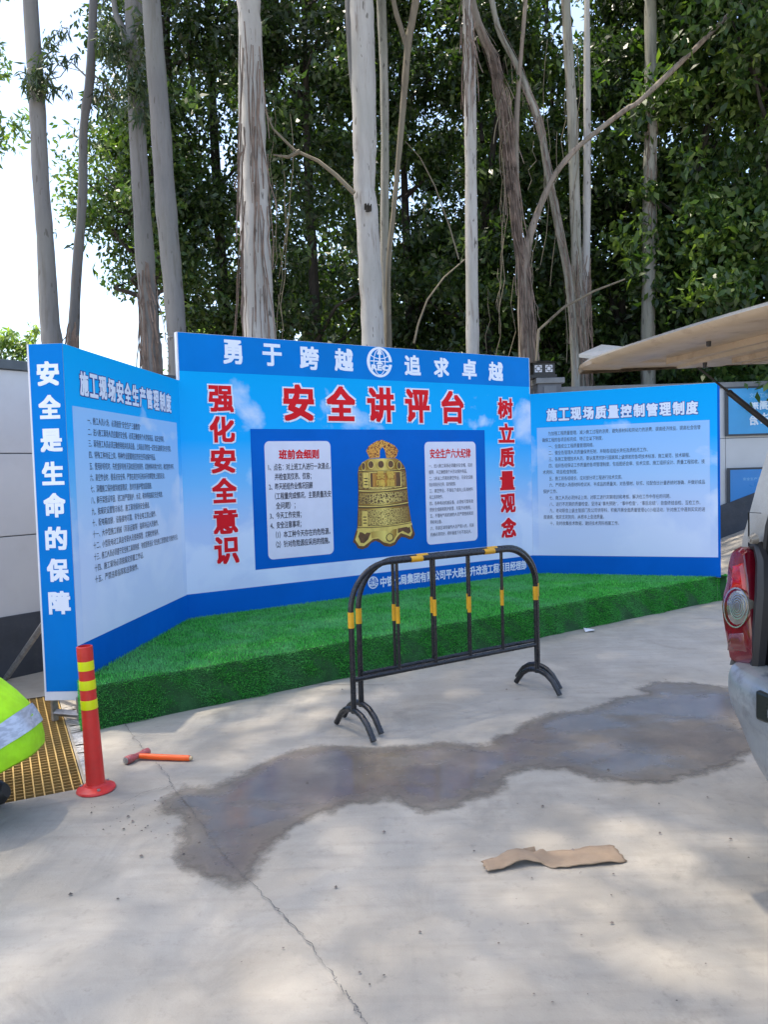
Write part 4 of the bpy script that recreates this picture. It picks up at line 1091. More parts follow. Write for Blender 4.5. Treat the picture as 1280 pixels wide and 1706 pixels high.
    V = np.concatenate([crown] + [e_ - np.array(root) for e_ in extra]) if extra else crown
    fast_quads('crown', V, LEAF_EUC, tr, kind='stuff')
    if idx == 2: strips(tr, root, P, Rd, 26, 6, at(0, 600, Yd)[2], at(0, 440, Yd)[2], .4, 1.1)
    if idx == 4:
        strips(tr, root, P, Rd, 40, 7, at(0, 560, Yd)[2], at(0, 30, Yd)[2], .5, 2.2); Pb, Rb = px_path([(404, -50, 8), (402, 100, 9), (406, 352, 14), (412, 560, 16), (416, 900, 22)], Yd + .1); trunk_mesh('second_stem', Pb, Rb, m, tr, root)
    if idx == 5:
        Pb, Rb = px_path([(578, -150, 9), (580, 0, 10), (585, 100, 11), (593, 190, 9), (600, 240, 4)], Yd - .02); trunk_mesh('side_stem', Pb, Rb, BARK_PALE, tr, root)
        kn = at(613, 350, Yd - .21); q = MB()
        for k in range(7):
            a = r5.uniform(0, 6.28); q.tube([kn - np.array(root) + np.array([.03 * math.cos(a), 0, .02 * math.sin(a)]), kn - np.array(root) + np.array([.05 * math.cos(a), -.05, .02 * math.sin(a) + .06])], [.028, .006], 6)
        q.build('knot', BARK_DARK, tr)
    if idx in (8, 9): strips(tr, root, P, Rd, 55, 9 + idx, at(0, 640, Yd)[2], at(0, 440, Yd)[2], .5, 1.6)
    if idx == 7: strips(tr, root, P, Rd, 25, 8, at(0, 120, Yd)[2], at(0, -20, Yd)[2], .4, 1.4)
    if idx == 10: strips(tr, root, P, Rd, 18, 31, at(0, 400, Yd)[2], at(0, 200, Yd)[2], .3, .9)

# yellowish forked sapling behind the thickest trunk
def bare_tree(name, lab, paths, Yd, m, seed, nstrip=0, crown=None):
    allp = [px_path(l_, Yd + dy) for l_, dy, _ in paths]
    bx = allp[0][0][-1]; root = (bx[0], bx[1], 0.)
    tr = empty(name, root); tag(tr, lab, 'tree', 'slender trees among the eucalyptus')
    for i, ((P, Rd), (_, _, nm)) in enumerate(zip(allp, paths)):
        if i == 0: P[-1] = np.array([P[-1][0], P[-1][1], 0.])
        trunk_mesh(nm, P, Rd, m, tr, root, seed=seed + i, wob=.04, n=10)
    if nstrip:
        P, Rd = allp[0]; strips(tr, root, P, Rd, nstrip, seed, at(0, 590, Yd)[2], at(0, 60, Yd)[2], .4, 1.8)
    if crown is not None:
        cs = np.array([at(x, y, Yd + dy) for x, y, dy in crown]); fast_quads('crown', leaf_cloud(cs, np.full(len(cs), .9), 300, .2, .25, 1.4, r5) - np.array(root), LEAF_EUC, tr, kind='stuff')
    return tr
bare_tree('forked_tree', 'thin yellowish tree forking near the top right of the emblem trunk',
          [([(697, -20, 13), (686, 40, 12), (680, 75, 12), (672, 176, 11), (662, 290, 9), (656, 352, 8), (647, 457, 9), (648, 600, 12), (650, 900, 18)], 0, 'trunk'),
           ([(650, -30, 7), (660, 20, 8), (668, 45, 8), (679, 82, 9)], 0, 'limb')], 11.5, BARK_TWIG, 100, 0, [(690, -120, 0), (720, -180, .3), (640, -160, -.3), (670, -240, 0)])
bare_tree('brown_barked_tree', 'rough brown tree hung with shredded bark right of the header band',
          [([(762, -160, 11), (786, 0, 14), (803, 55, 14), (822, 100, 15), (843, 200, 15), (853, 300, 14), (862, 390, 17), (873, 440, 21), (878, 600, 28), (882, 930, 34)], 0, 'trunk'),
           ([(1262, -25, 6), (1235, 5, 7), (1198, 42, 7.5), (1160, 80, 8.5), (1095, 142, 9), (1062, 172, 7.5), (1040, 185, 8.5), (975, 235, 8), (948, 262, 9.5), (920, 300, 9), (890, 372, 12), (878, 420, 15), (874, 470, 14), (876, 520, 10)], -.05, 'limb'),
           ([(880, -40, 6), (868, 100, 7), (862, 180, 9), (860, 260, 10), (860, 380, 12)], .1, 'limb')], 12.6, BARK_BROWN, 120, 150, [(760, -260, 0), (820, -300, .4), (700, -240, 0), (1300, -80, -.3), (1340, -140, 0)])
bare_tree('leaning_sapling', 'bare grey sapling leaning diagonally across the right hand trunks',
          [([(810, -60, 8), (830, 45, 9), (862, 110, 10), (898, 200, 11), (913, 285, 12), (930, 370, 13), (947, 460, 13), (955, 540, 13), (960, 640, 14), (966, 900, 16)], 0, 'trunk')], 12.9, BARK_GREEN, 140, 30, [(800, -160, 0), (760, -220, 0)])
# dead branches
q = MB(); 
for pts, Yd in (([(590, 322), (560, 292), (530, 268), (490, 250), (455, 215), (440, 180)], 11.0), ([(500, 252), (480, 262), (455, 258)], 11.0)):
    q.tube([at(x, y, Yd) for x, y in pts], np.linspace(.035, .01, len(pts)), 7)
tag(q.build('dead_branch', BARK_TWIG, None, smooth=True), 'bare curved branch reaching left from the thickest white trunk', 'branch')
q = MB(); q.tube([at(x, y, 11.9) for x, y in [(690, 572), (697, 540), (712, 500), (740, 462), (775, 432)]], [.02, .018, .016, .013, .01], 6)
q.tube([at(x, y, 11.9) for x, y in [(765, 432), (750, 380), (725, 310), (700, 262), (675, 235)]], [.012, .011, .01, .008, .006], 5)
tag(q.build('dead_branch', BARK_TWIG, None, smooth=True), 'thin arching dead stem between the two centre trunks', 'branch')
q = MB(); q.tube([at(x, y, 12.2) for x, y in [(893, 620), (898, 550), (940, 512), (990, 485), (1042, 465)]], [.02, .024, .022, .018, .012], 6)
tag(q.build('dead_branch', BARK_TWIG, None, smooth=True), 'dead branch rising to the right above the pillar lamp', 'branch')
# hanging vines
q = MB(); rv = np.random.default_rng(61)
for i in range(42):
    x = rv.choice([rv.normal(885, 22), rv.normal(835, 12), rv.normal(960, 14), rv.normal(465, 16)]); y0 = rv.uniform(60, 520); l_ = rv.uniform(60, 260); Yd = rv.uniform(12.3, 13.2)
    pts = [at(x + rv.normal(0, 3) + 4 * math.sin(k), y0 + l_ * k / 5, Yd) for k in range(6) if y0 + l_ * k / 5 < 640]
    if len(pts) > 2: q.tube(pts, .0055, 4, cap=False)
tag(q.build('hanging_vines', BARK_TWIG, None), 'tangle of thin hanging vines and roots between the trunks', 'vines', kind='stuff')

# dense broadleaf trees behind
def broadleaf(idx, lab, px_c, Yd, zlo, zhi, rx, ry, nclump, per, leaf, m, droop=.6, asp=.45, grp='dense broadleaf trees behind the eucalyptus', clr=.75, trunkr=.13, tm=BARK_DARK):
    rr = np.random.default_rng(500 + idx)
    c = at(px_c, 500, Yd); root = (c[0], Yd, 0.)
    tr = empty('broadleaf_tree', root); tag(tr, lab, 'tree', grp)
    q = MB(); top = (rr.normal(0, .3), rr.normal(0, .3), zhi * .8); q.tube([(0, 0, 0), (.1, 0, zlo), (0, .1, (zlo + zhi) / 2), top], [trunkr, trunkr * .9, trunkr * .6, .03], 9); q.build('trunk', tm, tr, smooth=True)
    cs = []
    for k in range(nclump):
        a = rr.uniform(0, 6.28); zz = rr.uniform(0, 1); prof = math.sqrt(max(.05, 1 - (2 * zz - .85) ** 2 * .75)); rad = math.sqrt(rr.random()) * prof
        cs.append((rx * rad * math.cos(a), ry * rad * math.sin(a), zlo + (zhi - zlo) * zz))
    cs = np.array(cs); pick = cs[rr.choice(len(cs), min(18, len(cs)), replace=False)]
    q = MB()
    for e_ in pick:
        s0 = np.array([0, 0, max(zlo * .97, e_[2] - 1.0)]); mid = (s0 + e_) / 2 + rr.normal(0, .15, 3); q.tube([s0, mid, e_], [.05, .03, .012], 5, cap=False)
    q.build('branches', tm, tr, smooth=True)['kind'] = 'stuff'
    sz = 1.0 if grp.startswith('far') else .78
    LC_ = [leaf_cloud(cs, rr.uniform(clr * .45, clr * 1.1, len(cs)), int(per * (1.0 if sz == 1 else 1.35)), leaf * sz, asp, droop, rr, squash=.7)]
    sp = cs + rr.normal(0, .55, cs.shape); LC_.append(leaf_cloud(sp, rr.uniform(.15, .35, len(sp)), 34, leaf * sz * 1.25, asp * .8, droop, rr))
    fast_quads('crown', np.concatenate(LC_), m, tr, kind='stuff')
TREES = [
 ('dense dark tree bordering the open sky on the left', 292, 14.5, 5.2, 13.5, 1.25, 1.4, 60, 230, .15, LEAF_DARK),
 ('dark drooping tree with low hanging sprays left of the header band', 243, 13.8, 4.75, 7.3, 1.25, .7, 26, 200, .14, LEAF_MID),
 ('dark tree behind the pair of trunks left of centre', 364, 15.0, 3.9, 14, 1.6, 1.5, 76, 240, .15, LEAF_DARK),
 ('dark bushy tree filling the gap left of the thickest trunk', 520, 14.6, 1.5, 12.6, 1.6, 1.4, 76, 240, .16, LEAF_DARK),
 ('dark bushy tree right behind the emblem trunk', 680, 15.4, 1.2, 11.6, 1.8, 1.5, 74, 240, .16, LEAF_DARK),
 ('broad leafed tree behind the straight pale trunk', 810, 14.8, 1.0, 11.0, 1.6, 1.4, 76, 230, .17, LEAF_DARK),
 ('broad leafed tree behind the brown barked tree', 920, 15.8, 1.0, 11.4, 1.8, 1.5, 74, 230, .17, LEAF_MID),
 ('broad leafed tree between the close pair and the mottled trunk', 1035, 15.0, 1.0, 10.4, 1.6, 1.4, 72, 230, .18, LEAF_DARK),
 ('large leafed green tree right of the mottled trunk', 1165, 13.9, 2.0, 10.8, 1.3, 1.2, 80, 190, .20, LEAF_MID),
 ('large leafed green tree at the right edge', 1290, 13.2, 2.2, 11.8, 1.7, 1.3, 90, 190, .20, LEAF_MID),
 ('shadowy tree in the second row behind the left gap', 450, 19.5, 1.5, 13, 2.4, 1.6, 52, 200, .24, LEAF_DARK),
 ('shadowy tree in the second row behind the centre', 640, 20, 1.0, 12.2, 2.6, 1.6, 55, 200, .24, LEAF_DARK),
 ('shadowy tree in the second row right of centre', 840, 20, .8, 11.6, 2.6, 1.6, 55, 200, .24, LEAF_DARK),
 ('shadowy tree in the second row behind the mottled trunk', 1040, 20, .8, 11.8, 2.6, 1.6, 55, 200, .24, LEAF_DARK),
 ('shadowy tree in the second row at the far right', 1240, 19.5, .8, 15, 2.6, 1.6, 85, 200, .24, LEAF_DARK),
 ('shadowy tree beyond the right edge of the second row', 1420, 18.5, .8, 14, 2.4, 1.6, 70, 180, .24, LEAF_DARK),
]
for i, T in enumerate(TREES): broadleaf(i, *T)
# understory thicket that closes the view below the crowns
rr = np.random.default_rng(901)
cs = np.array([(rr.uniform(-1.5, 12), rr.uniform(16.5, 18.5), rr.uniform(.3, 4.8)) for _ in range(150)])
cs = np.concatenate([cs, np.array([(rr.uniform(-3.2, 14), rr.uniform(22.0, 24), rr.uniform(.5, 7.5)) for _ in range(170)])])
tag(fast_quads('undergrowth', leaf_cloud(cs, rr.uniform(.7, 1.3, len(cs)), 105, .28, .5, .5, rr), LEAF_DARK, None, kind='stuff'), 'dark undergrowth thicket filling the wood below the crowns', 'undergrowth')
# far trees
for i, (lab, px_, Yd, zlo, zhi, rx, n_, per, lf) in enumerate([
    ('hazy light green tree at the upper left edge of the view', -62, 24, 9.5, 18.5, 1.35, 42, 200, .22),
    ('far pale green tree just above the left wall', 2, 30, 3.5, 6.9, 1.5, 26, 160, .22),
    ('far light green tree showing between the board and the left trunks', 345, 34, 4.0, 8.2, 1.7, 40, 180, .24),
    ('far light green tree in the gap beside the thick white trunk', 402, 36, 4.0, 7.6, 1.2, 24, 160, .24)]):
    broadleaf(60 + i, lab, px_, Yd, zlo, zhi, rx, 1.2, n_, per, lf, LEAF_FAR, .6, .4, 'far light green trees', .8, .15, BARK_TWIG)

# ---------------------------------------------------------------- van
t = NT('van_paint'); fl = t.noise(900, 1, .5)
c = t.mix(t.mapr(fl, .4, .6), (.30, .285, .26), (.38, .365, .335)); c = t.mix(t.mapr(t.noise(3, 5, .7), .46, .72, 0, .6), c, (.20, .17, .13))
t.l(c, t.b.inputs['Base Color']); t.b.inputs['Metallic'].default_value = .35; t.b.inputs['Roughness'].default_value = .38; t.b.inputs['Coat Weight'].default_value = .4; t.b.inputs['Coat Roughness'].default_value = .12
VAN = t.m
VAN_IN = plain('tailgate_inner', (.40, .315, .23), .5, var=.12, scale=4, bump=.15, bscale=12, dirt=((.14, .09, .055), .7))
BLKP = plain('black_trim', (.012, .012, .014), .5, var=.2, bump=.1)
RUB = plain('rubber', (.02, .02, .02), .7, bump=.1)
BUMPC = plain('bumper_grey', (.27, .30, .32), .32, .35, var=.15, scale=5, bump=.08, bscale=20, dirt=((.09, .09, .10), .8), coat=.4)
t = NT('lamp_red'); t.b.inputs['Base Color'].default_value = (.50, .012, .03, 1); t.b.inputs['Roughness'].default_value = .12; t.b.inputs['Coat Weight'].default_value = 1
t.l(t.mix(t.mapr(t.noise(5, 3), .4, .6), (.10, .001, .010), (.17, .003, .013)), t.b.inputs['Base Color']); LRED = t.m
t = NT('lamp_bright_red'); t.l(t.mix(t.mapr(t.noise(18, 2), .4, .6), (.26, .002, .003), (.46, .008, .006)), t.b.inputs['Base Color']); t.b.inputs['Roughness'].default_value = .15; t.b.inputs['Coat Weight'].default_value = 1; LRED2 = t.m
LCLR = plain('lamp_clear', (.26, .25, .22), .15, .5, var=.2, scale=10, bump=.02, coat=1); LRING = plain('lamp_ring', (.75, .72, .68), .15, .8, var=.1, bump=0, coat=1)
LDULL = plain('lamp_dull', (.15, .035, .035), .2, .1, var=.2, scale=12, bump=.02, coat=1)
r_v = np.array([-.972, -.235]); w_v = np.array([.235, -.972])
def px3(x, y, Yd): return np.array(at(x, y, Yd))
Lc0 = np.array([1.36, 3.05])              # rear left corner of the body in plan
van = empty('van', (Lc0[0], Lc0[1], 0), math.atan2(w_v[1], w_v[0])); tag(van, 'silver beige van with its tailgate raised, seen at the right edge', 'van')
# local frame: x along w (towards its right side), y = 90deg ccw of x = -r direction (towards its front)
ang = math.atan2(w_v[1], w_v[0]); ca, sa = math.cos(ang), math.sin(ang)
def vl(p):                                 # world -> van local
    dx, dy = p[0] - Lc0[0], p[1] - Lc0[1]
    return (dx * ca + dy * sa, -dx * sa + dy * ca, p[2])
yax = np.array([-sa, ca]); 
# profile of the rear corner: height, inset forward (y), inset inward (x)
prof = [(.30, .0, .0), (.62, -.02, -.005), (.78, .0, 0), (1.05, .015, .0), (1.20, .03, .012), (1.40, .075, .035), (1.55, .115, .055), (1.70, .165, .085), (1.84, .24, .14), (1.89, .36, .24)]
WV, LV = 1.55, 3.7
def shell(side):
    V = []; ys = [0, .12, .35, .9, 2.2, 3.1, 3.5, LV]
    for j, yv in enumerate(ys):
        for (z, iy, ix) in prof:
            zz = (max(z, .70) if yv < .5 else z) if yv < 2.6 else .30 + (z - .30) * np.interp(yv, [2.2, 2.9, 3.3, LV], [1, .92, .62, .5])
            x = ix if side == 0 else WV - ix
            V.append((x, yv + iy * (1 - min(1, yv / .9)), zz))
    n = len(prof); Fc = []
    for j in range(len(ys) - 1):
        for i in range(n - 1):
            q_ = (j * n + i, j * n + i + 1, (j + 1) * n + i + 1, (j + 1) * n + i); Fc.append(q_ if side == 0 else q_[::-1])
    return V, Fc, ys
q = MB()
for sd_ in (0, 1):
    V, Fc, ys = shell(sd_); q.add(V, Fc)
n = len(prof); V0, _, _ = shell(0); V1, _, _ = shell(1); RV = []
for j in range(len(ys)): RV += [V0[j * n + n - 1], V1[j * n + n - 1]]
q.add(RV, [(2 * j, 2 * j + 1, 2 * j + 3, 2 * j + 2) for j in range(len(ys) - 1)])
fr = [V0[(len(ys) - 1) * n + i] for i in range(n)] + [V1[(len(ys) - 1) * n + i] for i in range(n)][::-1]; q.add(fr, [tuple(range(len(fr)))])
# rear pillar face (body colour) on both sides and header over the opening
def pillar(side, w_):
    V = []
    for (z, iy, ix) in prof[2:]:
        ww = w_ + (.02 if z < 1.1 else 0)
        x0, x1 = (ix, ix + ww) if side == 0 else (WV - ix, WV - ix - ww)
        V += [(x0, iy, z), (x1, iy - .0 + .012, z)]
    Fc = [(2 * i, 2 * i + 1, 2 * i + 3, 2 * i + 2) for i in range(len(prof) - 3)]
    return V, Fc
for sd_ in (0, 1): q.add(*pillar(sd_, .115))
body = q.build('body', VAN, van, smooth=True)
# dark load bay
q = MB(); q.add([(.10, .03, .66), (WV - .10, .03, .66), (WV - .16, .30, 1.84), (.16, .30, 1.84), (.10, 1.6, .66), (WV - .10, 1.6, .66), (WV - .16, 1.6, 1.84), (.16, 1.6, 1.84)], [(0, 1, 5, 4), (1, 2, 6, 5), (3, 7, 6, 2), (0, 4, 7, 3), (4, 5, 6, 7)])
q.build('load_bay', BLKP, van)
# rubber seal and inner trim next to the lamp
q = MB(); q.tube([(.125, .005, .70), (.150, .0, .85), (.155, .01, 1.0), (.135, .025, 1.12), (.10, .03, 1.175), (.062, .03, 1.17)], [.03, .034, .034, .03, .022, .014], 8); q.build('lamp_trim', BLKP, van, smooth=True)
q = MB(); q.tube([(.128, .03, 1.13), (.125, .05, 1.25), (.14, .09, 1.4), (.16, .14, 1.55), (.19, .2, 1.7), (.26, .30, 1.82), (.6, .34, 1.845), (1.3, .30, 1.82)], .011, 6); q.build('door_seal', RUB, van, smooth=True)
q = MB(); q.box(0, 0, 0, .066, .006, .002); q.box(0, 0, 0, .002, .006, -.13); o = q.build('panel_gap', BLKP, van); o.location = (.058, .016, 1.30)
q = MB(); q.tube([(.105, .01, 1.205), (.105, -.012, 1.20)], [.022, .015], 14); q.tube([(.105, -.011, 1.20), (.105, -.018, 1.20)], .008, 10); q.build('bump_stop', VAN, van, smooth=True)
# tail lamp: lofted outline
def lamp_loft(outl, mat, name, par, d0, d1, cen=None):
    """outl: pixel outline (x,y) at the lamp plane, extruded from depth offset d0 (back) to domed front d1"""
    P = [px3(x, y, Yl(x)) for x, y in outl]; c = np.mean(P, axis=0); n3 = np.array([r_v[0], r_v[1], 0.05]); n3 /= np.linalg.norm(n3)
    rings = [(1.0, d0), (1.0, d1 * .3), (.93, d1 * .75), (.72, d1 * .95), (.35, d1)]
    V = []; 
    for s_, dd in rings: V += [vl(c + (p - c) * s_ + n3 * dd) for p in P]
    m_ = len(P); V.append(vl(c + n3 * d1)); Fc = []
    for i in range(len(rings) - 1):
        for k in range(m_): Fc.append((i * m_ + k, i * m_ + (k + 1) % m_, (i + 1) * m_ + (k + 1) % m_, (i + 1) * m_ + k))
    for k in range(m_): Fc.append(((len(rings) - 1) * m_ + k, (len(rings) - 1) * m_ + (k + 1) % m_, len(V) - 1))
    q = MB(); q.add(V, Fc); return q.build(name, mat, par, smooth=True)
def Yl(x):      # depth of the rear plane along the image column x
    k = (x - 640) / F_PX
    # point Lc0 + t*w with X/Y = k
    t_ = (k * Lc0[1] - Lc0[0]) / (w_v[0] - k * w_v[1]); return Lc0[1] + t_ * w_v[1]
OUT = [(1229, 916), (1240, 911), (1250, 920), (1256, 960), (1262, 1010), (1266, 1060), (1269, 1104), (1245, 1107), (1226, 1101), (1219, 1060), (1214, 1030), (1212, 1010), (1215, 988), (1221, 965), (1224, 935)]
lampo = lamp_loft(OUT, LRED, 'tail_lamp', van, -.03, .035)
o = lamp_loft([(1233, 940), (1250, 936), (1254, 965), (1256, 985), (1240, 982), (1228, 990)], LRED2, 'brake_lens', lampo, .0, .042); 
circ = lambda cx, cy, rx, ry, k=20: [(cx + rx * math.cos(2 * math.pi * i / k), cy + ry * math.sin(2 * math.pi * i / k)) for i in range(k)]
lamp_loft(circ(1242, 1012, 20, 33), LCLR, 'reversing_lens', lampo, .0, .043)
def ringm(cx, cy, rx, ry, w_, dd, mat, nm):
    n3 = np.array([r_v[0], r_v[1], .05]); n3 /= np.linalg.norm(n3); V = []; k = 28
    for i in range(k):
        a = 2 * math.pi * i / k
        for s_ in (1, 1 - w_): x, y = cx + rx * s_ * math.cos(a), cy + ry * s_ * math.sin(a); V.append(vl(px3(x, y, Yl(x)) + n3 * dd))
    q = MB(); q.add(V, [(2 * i, 2 * i + 1, (2 * i + 3) % (2 * k), (2 * i + 2) % (2 * k)) for i in range(k)]); q.build(nm, mat, lampo)
ringm(1242, 1012, 21, 34, .08, .041, LRING, 'lens_ring')
for i in range(4): ringm(1247, 1010, 13.5 - 2.8 * i, 22 - 4.5 * i, .12, .046 + .0008 * i, LRING, 'lens_ring')
lamp_loft([(1225, 1052), (1256, 1050), (1259, 1088), (1222, 1084)], LDULL, 'fog_lens', lampo, .0, .038)
# bumper
q = MB(); bp = []
secs = [(-.10, .9), (-.06, .42), (-.045, .10), (.0, -.035), (.12, -.085), (.40, -.13), (WV / 2, -.155), (WV - .4, -.13), (WV - .16, -.085), (WV - .06, -.035), (WV, .10), (WV + .03, .42)]
zz = [(.735, .10), (.725, .0), (.66, -.025), (.56, -.02), (.50, .0), (.40, .005), (.31, .03), (.25, .09)]
secs2 = []
for (x, yv) in secs[1:]:
    for (z, off) in zz:
        nx_ = -1 if x < .05 else (1 if x > WV - .05 else 0)
        under = 1.0 if (z > .45) else np.interp(z, [.25, .45], [.45, 0]) 
        xx = x + (0 if nx_ == 0 else 0) + (np.interp(z, [.25, .60], [.17, 0]) if x < .3 else (-np.interp(z, [.25, .56], [.10, 0]) if x > WV - .3 else 0))
        secs2.append((xx + (.03 if nx_ < 0 else -.03 if nx_ > 0 else 0) * (off > .02), yv + off, z))
ns = len(zz); q.add(secs2, [(i * ns + j, i * ns + j + 1, (i + 1) * ns + j + 1, (i + 1) * ns + j) for i in range(len(secs) - 2) for j in range(ns - 1)])
bo = q.build('bumper', BUMPC, van, smooth=True); m_ = bo.modifiers.new('sub', 'SUBSURF'); m_.levels = 2; m_.render_levels = 2
q = MB(); q.box(.285, -.140, .585, .66, -.09, .69); q.build('plate_recess', plain('plate_dark', (.006, .012, .010), .3, bump=0), van, bevel=.01)
# wheels
for (x, yv) in ((.10, .62), (WV - .10, .62), (.10, 2.95), (WV - .10, 2.95)):
    q = MB(); q.tube([(-.085, 0, 0), (-.07, 0, 0), (.07, 0, 0), (.085, 0, 0)], [.24, .28, .28, .24], 28); wo = q.build('wheel', RUB, van, smooth=True); wo.location = (x, yv, .28)
    q = MB(); q.tube([(-.09, 0, 0), (.09, 0, 0)], .17, 20); q.build('rim', STEEL, wo, smooth=True)
# raised tailgate: outer skin + inner panel, measured in the world then taken to the van frame
Fz = 1.885
F0 = np.array([.700, 2.85])                       # free end, far (left) corner
def tg(s_, t_, z): p = F0 + s_ * (-r_v) + t_ * w_v; return vl((p[0], p[1], z))     # s from the free end to the hinge, t along the width
WT, LT = 1.42, .86
q = MB(); NS, NTt = 14, 14; V = []
OUTER = [(LT, .052), (.65, .050), (.42, .044), (.24, .034), (.12, .022), (.05, .010), (.012, -.002), (-.002, -.012)]
INNER = [(.004, -.020), (.03, -.028), (.16, -.026), (.175, -.016), (.40, -.010), (.41, -.022), (.60, -.012), (.615, .004), (.80, .010), (LT, .0)]
Fz = 1.868
q = MB(); V = []; NTt = 16
def sect(tt, pts, inner):
    T_ = WT * tt; bow = -.05 * (1 - (2 * tt - 1) ** 2); e_ = math.exp(-tt / .02) + math.exp(-(1 - tt) / .02); out = []
    for s_, dz in pts:
        if inner and (tt < .11 or tt > .89): dz = min(dz, -.026 + .03 * s_)
        out.append(tg(s_ + bow * (1 - s_ / LT) + .02 * e_ * (1 - s_ / LT), T_, Fz + dz - (.030 * e_ if not inner else 0)))
    return out
tts = [0, .012, .035, .08, .108, .112] + [.2 + .1 * k for k in range(7)] + [.888, .892, .92, .965, .988, 1.0]
no = len(OUTER); V = [p for tt in tts for p in sect(tt, OUTER, False)]
q.add(V, [(i * no + k, i * no + k + 1, (i + 1) * no + k + 1, (i + 1) * no + k) for i in range(len(tts) - 1) for k in range(no - 1)])
gate = q.build('tailgate', VAN, van, smooth=True)
q = MB(); ni = len(INNER); V = [p for tt in tts for p in ([sect(tt, OUTER, False)[-1]] + sect(tt, INNER, True))]; ni += 1
q.add(V, [(i * ni + k, (i + 1) * ni + k, (i + 1) * ni + k + 1, i * ni + k + 1) for i in range(len(tts) - 1) for k in range(ni - 1)])
for tt in (0, 1.0):
    o_ = sect(tt, OUTER, False); i_ = sect(tt, INNER, True); pl_ = o_ + i_
    q.add(pl_, [tuple(range(len(pl_)))])
q.build('tailgate_lining', VAN_IN, gate, smooth=True)
q = MB(); LPX = [(965, 590, 2.93), (1003, 574, 2.90), (1046, 578, 2.86), (1012, 595, 2.88)]
top_ = [vl(px3(*p)) for p in LPX]; q.add(top_ + [(p[0], p[1], p[2] - .012) for p in top_], [(0, 1, 2, 3), (7, 6, 5, 4), (0, 4, 5, 1), (1, 5, 6, 2), (2, 6, 7, 3), (3, 7, 4, 0)])
q.build('tailgate_lip', VAN, gate)
q = MB(); q.add([vl(px3(*p)) for p in ((1172, 603, 2.93), (1186, 588, 2.93), (1204, 586, 2.93), (1208, 604, 2.93), (1190, 607, 2.92))], [(0, 1, 2, 3, 4)]); q.build('torn_tape', plain('orange_tape', (.65, .25, .04), .4), gate)
# creases, bolts and rubber stops on the lining
q = MB()
for s0, s1, t0, t1, dz in ((.46, .475, .25, 1.2, -.03), (.50, .512, .25, 1.2, -.032), (.54, .552, .25, 1.2, -.030), (.24, .247, .2, 1.25, -.027)):
    p = [tg(s0, t0, Fz + dz), tg(s1, t0, Fz + dz), tg(s1, t1, Fz + dz), tg(s0, t1, Fz + dz)]; q.add([(a_[0], a_[1], a_[2] - .006) for a_ in p] + [(a_[0], a_[1], a_[2] + .02) for a_ in p], [(0, 1, 2, 3), (0, 4, 5, 1), (2, 6, 7, 3), (1, 5, 6, 2), (0, 3, 7, 4)])
q.build('lining_rib', VAN_IN, gate)
for s0, t0 in ((.10, .62), (.42, .16)):
    q = MB(); c_ = tg(s0, t0, Fz - .028); q.tube([(c_[0], c_[1], c_[2] + .01), (c_[0], c_[1], c_[2] - .012)], [.008, .006], 10); q.build('stop', BLKP, gate)
q = MB(); q.tube([tg(.012 + .03 * k, .006, Fz - .024 + .02 * k * .1) for k in range(28)], .005, 6); q.build('edge_seal', RUB, gate)
# gas strut
a = px3(1146, 598, 2.96); b_ = np.array([1.60, 2.95, 1.505]); mid = a + (b_ - a) * .33
q = MB(); q.tube([vl(a), vl(mid)], .0045, 8); st_ = q.build('gas_strut', RUB, van, smooth=True)
q = MB(); q.tube([vl(mid), vl(mid + (b_ - a) * .01), vl(mid + (b_ - a) * .03), vl(b_)], [.009, .0125, .0115, .0115], 12); q.build('strut_cylinder', BLKP, st_, smooth=True)

# ---------------------------------------------------------------- crouching person at the left edge
VEST = plain('vest_yellow', (.36, .72, .004), .7, var=.10, scale=14, bump=.9, bscale=16)
t = NT('reflective_tape'); t.l(t.mix(t.mapr(t.noise(26, 3, .5, vec=t.scalev(1, 1, 3)), .45, .6), (.55, .58, .66), (.40, .43, .5)), t.b.inputs['Base Color']); t.b.inputs['Roughness'].default_value = .35; t.b.inputs['Metallic'].default_value = .3
TAPE = t.m
TROUS = plain('dark_trousers', (.012, .014, .02), .8, var=.3, scale=12, bump=.3, bscale=15)
SKIN = plain('skin', (.42, .24, .16), .55, bump=.05); HAIR = plain('hair', (.012, .010, .009), .5, bump=.4, bscale=60); SHOE = plain('shoe', (.02, .018, .016), .5, bump=.1)
hx, hy = -1.855, 3.42
per = empty('person', (hx, hy, 0)); per.scale = (1, 1, .95); tag(per, 'person crouching at the left edge in a yellow green hi-vis vest and dark trousers', 'person')
def skin_body(name, J, E, m, parent, root=0, sub=2):
    me = bpy.data.meshes.new(name); me.from_pydata([j[:3] for j in J], E, []); me.materials.append(m)
    o = bpy.data.objects.new(name, me); COL.objects.link(o); o.parent = parent
    s_ = o.modifiers.new('skin', 'SKIN'); s_.use_smooth_shade = True
    for i, j in enumerate(J):
        d_ = me.skin_vertices[0].data[i]; d_.radius = (j[3], j[4] if len(j) > 4 else j[3]); d_.use_root = (i == root)
    q = o.modifiers.new('sub', 'SUBSURF'); q.levels = sub; q.render_levels = sub
    return o
